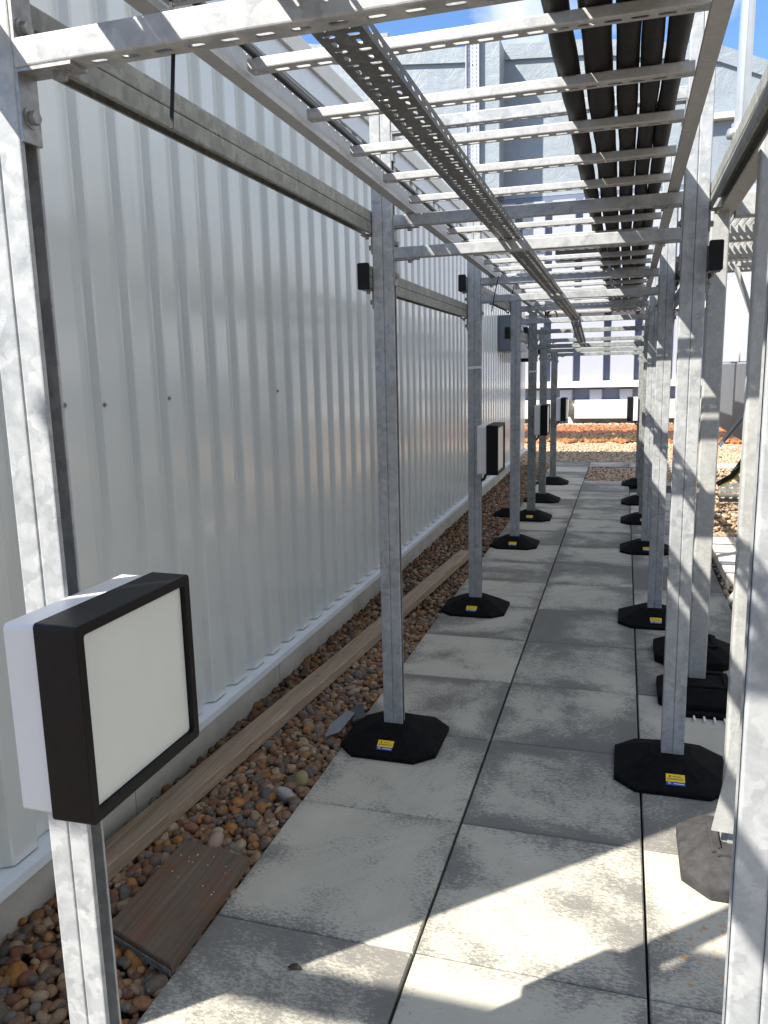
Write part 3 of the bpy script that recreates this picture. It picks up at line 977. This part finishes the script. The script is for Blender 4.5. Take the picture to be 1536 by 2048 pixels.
# ------------------------------------------------------------------ square lamps
LAMP = []
def lamp(lab, x, yc, zc, face, s=.305, body=True):
    """face = +1 shines towards +X; x = back plane"""
    t = thing('wall_lamp', lab, 'lamp', (x, yc, zc), 'square black and white lamps on the posts')
    U, V = (0, 1, 0), (0, 0, 1)
    f = face
    mb = MB(); mb.prism(rrect(s - .012, s - .012, .008), (0, 0, 0), (f * .056, 0, 0), (x, yc, zc), U, V); b = mb.build('housing', M_WHITEPLASTIC, t)
    # bezel: ring with depth
    mb = MB(); o_, i_ = rrect(s, s, .007, 4), rrect(s - .036, s - .036, .005, 4)
    n = len(o_)
    P = lambda p, d: (x + f * d, yc + p[0], zc + p[1])
    d0, d1 = .0565, .128
    a = mb.add([P(p, d0) for p in o_] + [P((p[0] * (1 - .006), p[1] * (1 - .006)), d1) for p in o_] + [P(p, d1) for p in i_] + [P(p, .100) for p in i_], [])
    for k in range(n):
        k2 = (k + 1) % n
        for q in range(3):
            mb.f.append((a + q * n + k, a + q * n + k2, a + (q + 1) * n + k2, a + (q + 1) * n + k))
    mb.f.append(tuple(a + k for k in range(n))[::-1])
    bz = mb.build('bezel', M_BLACKPAINT, t)
    bm_ = bz.modifiers.new('bevel', 'BEVEL'); bm_.width = .0015; bm_.segments = 2; bm_.limit_method = 'ANGLE'; bm_.angle_limit = R(50)
    mb = MB(); mb.prism(rrect(s - .039, s - .039, .006), (f * .09, 0, 0), (f * .119, 0, 0), (x, yc, zc), U, V)
    mb.build('diffuser', M_OPAL, t)
    mb = MB(); mb.tube([(x + f * .025, yc + .02, zc - s / 2 + .005), (x + f * .025, yc + .02, zc - s / 2 - .02), (x + f * .015, yc + .022, zc - s / 2 - .045), (x - f * .01, yc + .024, zc - s / 2 - .06), (x - f * .03, yc + .025, zc - s / 2 - .10)], .009, 10)
    mb.build('supply_cable', M_CABLE, t, smooth=True)
    return t
lx = LX + .0435
lamp('large square lamp with white housing and black rim in the near left corner', lx, 1.028, 1.053, 1)
lamp('square lamp with black rim on the left post of the third frame', lx, 4.90, 1.058, 1)
lamp('square lamp seen edge-on on the left post of the fifth frame', lx, 8.14, 1.03, 1)
lamp('small dark lamp on the left post of the last frame, before the white wall', lx, 10.78, 1.0, 1)
lamp('small lamp facing the path on the right post of the last frame', RX - .0435, 10.70, 1.0, -1)

# ------------------------------------------------------------------ things along the gravel strip
def long_timber():
    t = MB()
    a = Vector((-1.47, 1.55, .0)); 
    P0, P1 = Vector((-1.545, 1.80, .0)), Vector((-1.215, 6.30, .012))
    # segments with slight warp
    n = 24; w, h = .10, .055
    rings = []
    for i in range(n + 1):
        f = i / n; c = P0.lerp(P1, f) + Vector((.004 * math.sin(f * 5), 0, .003 * math.sin(f * 9)))
        b_ = .004
        q = [(-w / 2, b_), (-w / 2, h - b_), (-w / 2 + b_, h), (w / 2 - b_, h), (w / 2, h - b_), (w / 2, b_), (w / 2 - b_, 0), (-w / 2 + b_, 0)]
        rings.append(t.add([(c.x + u, c.y, c.z + v) for u, v in q], []))
    for r0, r1 in zip(rings, rings[1:]):
        for k in range(8): t.f.append((r0 + k, r0 + (k + 1) % 8, r1 + (k + 1) % 8, r1 + k))
    t.f.append(tuple(rings[0] + k for k in range(8))); t.f.append(tuple(rings[-1] + k for k in range(8))[::-1])
    return t.build('timber_batten', M_TIMBER)
tag(long_timber(), 'long weathered timber batten lying on the pebbles along the wall', 'timber')
pk = thing('wooden_plank', 'short dark rust-stained plank lying on the pebbles by the path', 'plank', (-1.22, 1.82, .0))
mb = MB(); c = [(-1.345, 1.652), (-1.088, 1.566), (-1.100, 2.045), (-1.352, 2.078)]
c = [(c_[0], c_[1]) for c_ in c]
b0 = mb.add([(p[0], p[1], .004) for p in c] + [(p[0], p[1], .031) for p in c] + [(p[0] * .985 - .018, p[1] * .985 + .027, .034) for p in c], [])
for q in (0, 4):
    for k in range(4): mb.f.append((b0 + q + k, b0 + q + (k + 1) % 4, b0 + q + 4 + (k + 1) % 4, b0 + q + 4 + k))
mb.f.append((b0 + 8, b0 + 9, b0 + 10, b0 + 11)); mb.f.append((b0 + 3, b0 + 2, b0 + 1, b0))
mb.build('board', M_PLANK, pk)
mb = MB()
for _ in range(16):
    f, g_ = random.uniform(.1, .9), random.uniform(.55, .95)
    p0 = Vector((*c[0], 0)).lerp(Vector((*c[1], 0)), f).lerp(Vector((*c[3], 0)).lerp(Vector((*c[2], 0)), f), g_)
    r = random.uniform(.0006, .0022)
    mb.tube([(p0.x, p0.y, .0335), (p0.x, p0.y, .0352)], r, 7)
mb.build('paint_drops', M_TAPE, pk)
mb = MB(); mb.bar((-1.352 + .012, 1.652 - .008, .012), (-1.088 + .0, 1.566 - .006, .012), .004, .018); mb.build('metal_edge', M_EDGE, pk)

m_, n_, l_, b_ = newmat('cloudy_plastic_film'); b_.inputs['Base Color'].default_value = (.35, .38, .42, 1); b_.inputs['Roughness'].default_value = .18; b_.inputs['Transmission Weight'].default_value = .55
M_FILM = m_
def shard(name, pts, mat, lab, cat):
    mb = MB(); b = mb.add(pts + [(p[0], p[1], p[2] - .003) for p in pts], [])
    n = len(pts)
    mb.f.append(tuple(range(b, b + n))); mb.f.append(tuple(range(b + n, b + 2 * n))[::-1])
    for k in range(n): mb.f.append((b + k, b + (k + 1) % n, b + n + (k + 1) % n, b + n + k))
    tag(mb.build(name, mat), lab, cat)
shard('plastic_shard', [(-1.185, 2.93, .012), (-1.125, 2.955, .03), (-1.105, 3.10, .055), (-1.15, 3.13, .05), (-1.19, 3.02, .03)], M_FILM, 'torn piece of cloudy plastic lying on the pebbles by the second foot', 'plastic scrap')
mb = MB()
mb.obox((-1.10, 3.13, .035), (.024, .016, .006), (-.022, .05, .008), (0, -.004, .012))
tag(mb.build('slate_chip', plain('slate_chip', (.06, .063, .066), .8, var=.3, vscale=60, bstr=.5)), 'dark slate-like chip wedged between pebbles and path edge', 'stone chip')
# pale flint stones that stand out among the pebbles
fl = pebble_field('flint_stone', [(-1.165, 2.47, .006, .036)], plain('pale_flint', (.25, .255, .245), .6, var=.15, vscale=40), 3, 0)
del fl['kind']; tag(fl, 'large pale grey stone among the brown pebbles near the path edge', 'stone')
fl = pebble_field('flint_stone', [(-1.15, 2.58, .006, .038)], plain('ochre_flint', (.22, .19, .09), .7, var=.25, vscale=40), 3, 0)
del fl['kind']; tag(fl, 'large olive brown stone next to the pale grey stone', 'stone')
fl = pebble_field('flint_stone', [(-1.265, 2.13, .01, .036)], plain('pink_flint', (.30, .205, .155), .6, var=.1, vscale=40), 3, 0)
del fl['kind']; tag(fl, 'rounded pinkish stone between the batten and the short plank', 'stone')
# post with foot standing in the gravel behind the frames
gp = thing('cable_post', 'thin post on a small black foot in the pebbles behind the fourth left post', 'post', (-1.16, 8.3, 0))
o = bpy.data.objects.new('foot', FM); COL.objects.link(o); o.parent = gp; o.scale = (.7, .7, .9)
mb = MB(); mb.channel((-1.11, 8.3, .06), (0, 0, 1), (0, 1, 0), (1, 0, 0), 1.25, slots=(.05, .028, .013)); mb.build('channel', M_GALV_OLD, gp)

# cabinet and black box on the wall
cb_ = thing('wall_cabinet', 'slate grey metal cabinet mounted high on the ribbed wall', 'cabinet', (-1.53, 10.6, 1.76))
mb = MB(); mb.prism(rrect(1.15, .44, .012), (0, 0, 0), (.22, 0, 0), (-1.53, 10.65, 1.985), (0, 1, 0), (0, 0, 1)); mb.build('body', M_GREYBOX, cb_)
mb = MB(); mb.prism(rrect(1.10, .39, .01), (.2205, 0, 0), (.236, 0, 0), (-1.53, 10.65, 1.985), (0, 1, 0), (0, 0, 1)); d_ = mb.build('door', M_GREYBOX, cb_)
mb = MB(); mb.box(-1.292, -1.275, 11.05, 11.09, 1.93, 2.04); mb.build('handle', M_BLACKPLASTIC, d_)
jb = thing('junction_box', 'small black box with a white side fixed behind the fourth left post', 'box', (-1.4, 11.9, 1.7))
mb = MB(); mb.prism(rrect(.5, .3, .02), (0, 0, 0), (.25, 0, 0), (-1.53, 12.2, 1.79), (0, 1, 0), (0, 0, 1)); mb.build('lid', M_BLACKPLASTIC, jb)
mb = MB(); mb.prism(rrect(.1, .2, .01), (.02, 0, 0), (.24, 0, 0), (-1.53, 11.90, 1.79), (0, 1, 0), (0, 0, 1)); mb.build('side_panel', M_WHITEPLASTIC, jb)

# ------------------------------------------------------------------ step-over platform on the right
M_PLAT = galv('platform_galvanised_steel', (.31, .32, .31), (.38, .39, .38), (.45, .46, .45), scale=60, rough=.45, metal=.15)
pf = thing('access_platform', 'galvanised steel access platform with grating standing right of the path', 'platform', (.6, 4, 0))
def hollow(a, b, w, d, r=.008):
    """rounded hollow section bar from a to b, w along X-ish, d other"""
    a, b = Vector(a), Vector(b); ax = b - a
    u = Vector((1, 0, 0)) if abs(ax.normalized().x) < .8 else Vector((0, 1, 0))
    v = ax.normalized().cross(u).normalized(); u = v.cross(ax.normalized())
    mb = MB(); mb.prism(rrect(w, d, r, 3), (0, 0, 0), ax, a, u, v)
    return mb
hollow((.367, 2.44, .07), (.367, 2.44, 2.20), .078, .05).build('post', M_PLAT, pf)
hollow((.367, 3.80, .07), (.372, 3.80, 2.20), .078, .05).build('post', M_PLAT, pf)
hollow((1.45, 3.80, .07), (1.45, 3.80, 2.20), .078, .05).build('post', M_PLAT, pf)
hollow((1.45, 2.44, .07), (1.45, 2.44, 2.20), .078, .05).build('post', M_PLAT, pf)
hollow((.39, 2.40, 2.24), (.39, 6.2, 2.19), .09, .08).build('beam', M_PLAT, pf)
hollow((1.45, 2.40, 2.24), (1.45, 6.2, 2.19), .09, .08).build('beam', M_PLAT, pf)
for yy in (3.86, 4.6, 5.35, 6.1):
    hollow((.436, yy, 2.215), (1.404, yy, 2.215), .07, .1).build('cross_beam', M_PLAT, pf)
for (y0, y1) in ((3.92, 4.55), (4.66, 5.3), (5.4, 6.05)):
    mb = MB()
    x = .45
    while x < 1.40:
        mb.box(x, x + .004, y0, y1, 2.235, 2.265); x += .034
    y = y0
    while y < y1:
        mb.box(.45, 1.40, y, y + .005, 2.255, 2.266); y += .05
    mb.build('grating', M_PLAT, pf)
hollow((.378, 3.30, 2.28), (.384, 3.30, 3.35), .0484, .0484, .022).build('handrail_post', M_HAND, pf)
mb = MB(); mb.tube([(.378, 3.30, 2.275), (.378, 3.30, 2.40)], .032, 18); mb.tube([(.36, 3.28, 2.36), (.335, 3.27, 2.36)], .019, 14); mb.build('tube_clamp', M_HAND, pf, smooth=True)
mb = MB(); mb.tube([(.384, 3.30, 3.33), (.40, 6.1, 3.25)], .0242, 14); mb.build('handrail', M_HAND, pf, smooth=True)
mb = MB(); mb.bar((.315, 2.405, .13), (.372, 2.405, .66), .008, .068, (0, 1, 0)); 
mb2 = MB(); mb2.prism([(-.036, 0), (.040, -.004), (.075, .50), (.045, .50)], (0, 0, 0), (0, .008, 0), (.331, 2.385, .14), (1, 0, 0), (0, 0, 1)); mb2.build('brace_plate', M_PLAT, pf)
mb = MB(); mb.prism([(-.03, 0), (.03, 0), (.03, .045), (-.03, .045)], (0, -.03, 0), (0, .03, 0), (.375, 2.44, .075), (1, 0, 0), (0, 0, 1)); mb.build('post_shoe', M_PREGALV, pf)
mb = MB(); mb.bar((.47, 4.0, 1.97), (.66, 4.0, 1.45), .012, .075, (0, 1, 0)); mb.bar((.47, 4.0, 1.98), (.60, 4.0, 1.98), .014, .08, (0, 1, 0)); mb.build('knee_brace', M_PLAT, pf)
mb = MB(); mb.bar((.52, 4.25, .30), (.60, 4.25, .42), .01, .06, (0, 1, 0)); mb.build('brace_plate', M_PLAT, pf)
# feet of the platform with moulded ridges
def big_foot(lab, x, y, mat, s=.40):
    t = thing('rubber_foot', lab, 'foot', (x, y, 0), 'moulded rubber feet under the platform')
    mb = foot_mesh(h=.09, s=s, c=.075, top=.24, th=.045, ct=.06)
    o = mb.build('base', mat, t); o.matrix_parent_inverse = Matrix()
    bv = o.modifiers.new('bevel', 'BEVEL'); bv.width = .006; bv.segments = 2
    # raised rim and corner hole
    mb = MB()
    for a, b in (((-.10, -.09), (.10, -.09)), ((.10, -.09), (.10, .09)), ((.10, .09), (-.10, .09)), ((-.10, .09), (-.10, -.09))):
        mb.bar((x + a[0], y + a[1], .092), (x + b[0], y + b[1], .092), .03, .016)
    r_ = mb.build('raised_rim', mat, t)
    bv = r_.modifiers.new('bevel', 'BEVEL'); bv.width = .005; bv.segments = 2
    mb = MB(); ring = [(x - .135 + .016 * math.cos(a), y + .02 + .016 * math.sin(a), .066) for a in [k * math.pi / 8 for k in range(17)]]
    mb.tube(ring, .0045, 8, cap=False); mb.build('eyelet', M_YELLOWSTRIPE, t, smooth=True)
    return t
big_foot('black rubber foot painted sunlit grey at the edge, bottom right', .408, 2.44, M_RUBBER_SUNLIT)
big_foot('black moulded foot under the platform post behind the second frame', .392, 3.76, M_RUBBER)
big_foot('black moulded foot just behind the other platform foot', .395, 4.32, M_RUBBER)
big_foot('moulded foot under the far right near platform post', 1.45, 2.44, M_RUBBER)
big_foot('moulded foot under the far right rear platform post', 1.45, 3.80, M_RUBBER)
mt = thing('drainage_mat', 'pale toothed strip sticking out from under a black platform foot', 'mat', (.4, 3.6, 0))
mb = MB()
for k in range(7): mb.box(.25 + k * .042, .258 + k * .042, 3.475, 3.56, .001, .014)
mb.build('teeth', M_TAPE, mt)
mb = MB(); mb.box(.235, .54, 3.52, 3.6, .001, .02); mb.build('strip', M_RUBBER, mt)

# ------------------------------------------------------------------ plant behind the platform
un = thing('air_handling_unit', 'pale and dark grey plant unit behind the platform on the right', 'plant unit', (1.9, 8, 0))
mb = MB(); mb.prism(rrect(2.2, .62, .01), (0, 0, 0), (0, 2.4, 0), (2.02, 6.6, 1.235), (1, 0, 0), (0, 0, 1)); mb.build('lower_casing', M_AHUDARK, un)
mb = MB(); mb.prism(rrect(2.0, .80, .01), (0, 0, 0), (0, 2.2, 0), (1.95, 6.7, 1.955), (1, 0, 0), (0, 0, 1)); mb.build('upper_casing', M_AHU, un)
for zz in (1.72, 2.12):
    mb = MB(); mb.bar((1.08, 6.68, zz), (1.22, 6.68, zz + .06), .03, .02); mb.build('handle', M_BLACKPLASTIC, un)
mb = MB(); mb.prism(rrect(.16, .11, .015), (0, -.05, 0), (0, 0, 0), (1.17, 6.695, 1.60), (1, 0, 0), (0, 0, 1)); mb.build('isolator_box', M_GREYBOX, un)
for xx in (.96, 1.9, 3.0):
    mb = MB(); mb.box(xx, xx + .07, 6.65, 6.72, -.05, .93); mb.build('leg', M_GALV_OLD, un)
bs = thing('cross_braced_stand', 'dark cross-braced steel stand in front of the plant unit', 'stand', (.9, 5.6, 0))
mb = MB(); mb.bar((.60, 5.5, 1.02), (1.02, 5.5, 1.62), .012, .10, (0, 1, 0)); mb.build('brace', M_GREYBOX, bs)
mb = MB(); mb.bar((.80, 5.56, 1.24), (1.04, 5.56, .45), .012, .10, (0, 1, 0)); mb.build('brace', M_GREYBOX, bs)
mb = MB(); mb.box(1.04, 1.10, 5.46, 5.6, 0, 1.5); mb.build('leg', M_GREYBOX, bs)
mb = MB(); mb.slotted((.66, 5.9, .62), (1, 0, 0), (0, 0, 1), (0, 1, 0), .4, .06, .002, .05, .025, .01); mb.slotted((.66, 5.9, .69), (1, 0, 0), (0, 0, 1), (0, 1, 0), .4, .06, .002, .05, .025, .01); mb.build('cable_rack', M_GALV_OLD, bs)
pts = [Vector((.62, 5.7, .74)), Vector((.71, 5.7, .80)), Vector((.79, 5.7, .93)), Vector((.85, 5.7, 1.1)), Vector((.89, 5.7, 1.3)), Vector((.90, 5.75, 1.5))]
mb = MB(); mb.tube(pts, .018, 10); tag(mb.build('power_cable', M_CABLE, None, smooth=True), 'thick black cable curving up through the dark cross-braced stand', 'cable')
mb = MB(); mb.tube([p + Vector((.024, -.005, -.006)) for p in pts], .007, 8); tag(mb.build('earth_cable', M_YELLOWSTRIPE, None, smooth=True), 'yellow-green earth cable running beside the thick black cable', 'cable')
mb = MB(); mb.prism(rrect(.30, .085, .008), (0, 0, 0), (0, 1.35, 0), (.88, 5.85, .035), (1, 0, 0), (0, 0, 1))
tag(mb.build('concrete_block', M_STONEBLOCK), 'long pale concrete block with striped shadows on the right-hand gravel', 'block')

# ------------------------------------------------------------------ far white building
fb = thing('white_building', 'white ribbed rooftop building closing the view beyond the sedum', 'building', (0, 23, 0))
YF = 23.0
mb = MB(); mb.box(-14, 14, YF + .02, YF + 6, .0, 6.15); mb.build('wall', M_RIBSHADE, fb)
for k in range(-12, 14):
    x0 = -1.368 + k * .81
    mb = MB(); mb.prism([(-.645, 0), (-.62, -.2), (-.02, -.2), (-.0, 0)], (0, 0, 1.05), (0, 0, 6.0), (x0, YF + .019, 0), (1, 0, 0), (0, 1, 0)); mb.build('cladding_rib', M_WHITEWALL, fb)
    mb = MB(); mb.prism([(-.40, 0), (-.37, -.12), (-.06, -.12), (-.03, 0)], (0, 0, .62), (0, 0, .92), (x0 + .02, YF + .019, 0), (1, 0, 0), (0, 1, 0)); mb.build('lower_rib', M_WHITEWALL, fb)
mb = MB(); mb.box(-14, 14, YF - .34, YF + .01, .985, 1.16); mb.build('band_rail', M_WHITEBASE, fb)
mb = MB(); mb.box(-14, 14, YF - .30, YF + .01, 3.0, 3.17); mb.build('band_rail', M_WHITEBASE, fb)
for k in range(-10, 12):
    x0 = -1.30 + k * 2.1
    mb = MB(); mb.box(x0, x0 + 1.92, YF - .42, YF - .02, .14, .64); mb.build('plinth_panel', M_WHITEBASE, fb)
    mb = MB(); mb.prism([(0, 0), (.16, 0), (.05, .2), (0, .2)], (0, YF - .42, 0), (0, YF - .36, 0), (x0 + 1.93, 0, -.02), (1, 0, 0), (0, 0, 1)); mb.build('stay', M_WHITEBASE, fb)
mb = MB(); mb.box(-14, 14, YF - .04, YF + .015, -.05, .62); mb.build('plinth_wall', M_CONC, fb)
for (x0, x1, z0, z1) in ((-5.2, -3.3, 5.55, 5.85), (-4.3, -2.2, 4.7, 4.95), (-1.9, -.4, 4.4, 4.75)):
    mb = MB(); mb.box(x0, x1, YF - .24, YF - .16, z0, z1); mb.build('louvre', M_BLACKPAINT, fb)
# membrane-wrapped upper volume
mv = thing('roof_plant_room', 'silver-grey membrane-wrapped plant room rising behind the overhead ladder', 'building', (0, 24, 6.2))
def zt_(x): return 9.9 - .0 * x
outl = [(-16, 6.16), (14, 6.16), (14, 8.7), (4.2, 8.72), (3.2, 8.85), (2.05, 9.35), (-1.0, 9.9), (-4.6, 10.15), (-6.2, 10.3), (-9.4, 10.9), (-16, 11.0)]
mb = MB(); mb.prism(outl, (0, YF + .02, 0), (0, YF + 5, 0), (0, 0, 0), (1, 0, 0), (0, 0, 1)); mb.build('membrane_wall', M_MEMB, mv)
mb = MB()
for a, b in zip(outl[2:], outl[3:]):
    mb.prism([(a[0], a[1] - .35), (a[0], a[1] + .03), (b[0], b[1] + .03), (b[0], b[1] - .35)], (0, YF - .06, 0), (0, YF + .019, 0), (0, 0, 0), (1, 0, 0), (0, 0, 1))
mb.build('parapet_lap', M_MEMB, mv)
mb = MB(); mb.box(-3.93 - .0, -3.33, YF - .95, YF + .01, 6.2, 9.95)
mb.build('riser_shape', M_MEMB, mv)
mb = MB(); mb.box(1.2, 6, YF - .22, YF + .01, 7.62, 7.76); mb.build('ledge', M_COPING, mv)
cr_ = thing('perforated_riser', 'tall perforated white cable riser fixed up the silver plant room', 'cable riser', (-4.1, 22, 6))
mb = MB()
YR = YF - 1.0
for xo in (-.10, 0, .10):
    mb.slotted((-4.02 + xo, YR, 5.2), (0, 0, 1), (1, 0, 0), (0, 1, 0), 5.1, .1, .01, .10, .06, .035 if xo == 0 else .02)
mb.box(-4.20, -4.171, YR - .08, YR + .02, 5.2, 10.3); mb.box(-3.869, -3.84, YR - .08, YR + .02, 5.2, 10.3)
mb.build('channel', M_WHITEWALL, cr_)

# ------------------------------------------------------------------ unseen blockers added to shade the paving and cut fill, then condenser units
du = thing('shade_bar', 'narrow unseen added trunking crossing high above the roof behind the viewpoint', 'blocker', (-3, -.6, 0))  # invented bar, added so its shadow darkens a strip of near paving
mb = MB(); mb.box(-5.9, -2.15, -.44, -.38, 3.0, 3.13); mb.build('shade_beam', M_PREGALV, du)
for xx in (-5.6, -2.26):
    mb = MB(); mb.box(xx, xx + .05, -.435, -.385, -.07, 2.998); mb.build('leg', M_GALV, du)
rz = thing('riser_shape', 'unseen square column added for shade past the near end of the clad building', 'occluder', (-2.02, -.32, 0))  # invented column, placed so its shadow band crosses the paving
mb = MB(); mb.prism(rrect(.25, .25, .008), (0, 0, -.07), (0, 0, 3.3), (-2.02, -.315, 0), (1, 0, 0), (0, 1, 0)); mb.build('casing', M_PREGALV, rz)
mb = MB(); mb.prism(rrect(.28, .28, .01), (0, 0, 3.301), (0, 0, 3.33), (-2.02, -.315, 0), (1, 0, 0), (0, 1, 0)); mb.build('cap', M_GALV, rz)
nb = thing('fill_blocker', 'unseen grey block added behind the viewpoint to darken the fill', 'building', (2, -10, 0))  # added unseen mass, darkens the light arriving from behind the camera
mb = MB(); mb.box(-3.5, 14, -15, -9.5, -.07, 6.0); mb.build('body', M_AHUDARK, nb)
mb = MB(); mb.box(-3.6, 14.1, -15.1, -9.4, 6.0, 6.2); mb.build('blocker_top', M_GREYBOX, nb)
for q, yy in enumerate((-3.6, -.6, 2.4)):
    u2 = thing('condenser_unit', ['dark grey condenser unit standing right of the viewpoint', 'dark grey condenser unit in the middle of the row on the right', 'dark grey condenser unit nearest the platform'][q], 'plant unit', (3.2, yy, 0), 'condenser units along the right side')
    mb = MB(); mb.prism(rrect(1.3, 1.15, .02), (0, 0, 0), (0, 2.6, 0), (3.3, yy, 1.25), (1, 0, 0), (0, 0, 1)); mb.build('casing', M_AHUDARK, u2)
    for zz in (.95, 1.25, 1.55):
        mb = MB(); mb.box(2.62, 2.648, yy + .2, yy + 2.4, zz, zz + .18); mb.build('louvre', M_GREYBOX, u2)
    mb = MB(); mb.box(2.7, 2.8, yy + .1, yy + .2, -.07, .674); mb.box(2.7, 2.8, yy + 2.4, yy + 2.5, -.07, .674); mb.box(3.8, 3.9, yy + .1, yy + .2, -.07, .674); mb.box(3.8, 3.9, yy + 2.4, yy + 2.5, -.07, .674); mb.build('legs', M_GALV_OLD, u2)
# small litter on the paving
lf = MB()
pts = [(0, 0), (.012, .010), (.022, .012), (.034, .006), (.040, -.004), (.030, -.008), (.022, -.004), (.010, -.012)]
b = lf.add([(-.787 + x - .02, 1.675 + y, .003 + .006 * math.sin(i * 2.1) ** 2) for i, (x, y) in enumerate(pts)] + [(-.787 + x - .02, 1.675 + y, .0014 + .006 * math.sin(i * 2.1) ** 2) for i, (x, y) in enumerate(pts)], [])
lf.f += [tuple(range(b, b + 8)), tuple(range(b + 15, b + 7, -1))] + [(b + k, b + 8 + k, b + 8 + (k + 1) % 8, b + (k + 1) % 8) for k in range(8)]
tag(lf.build('dead_leaf', plain('dead_leaf_brown', (.025, .02, .015), .7, var=.3, vscale=80)), 'small dark curled dead leaf on the near left slab', 'leaf')
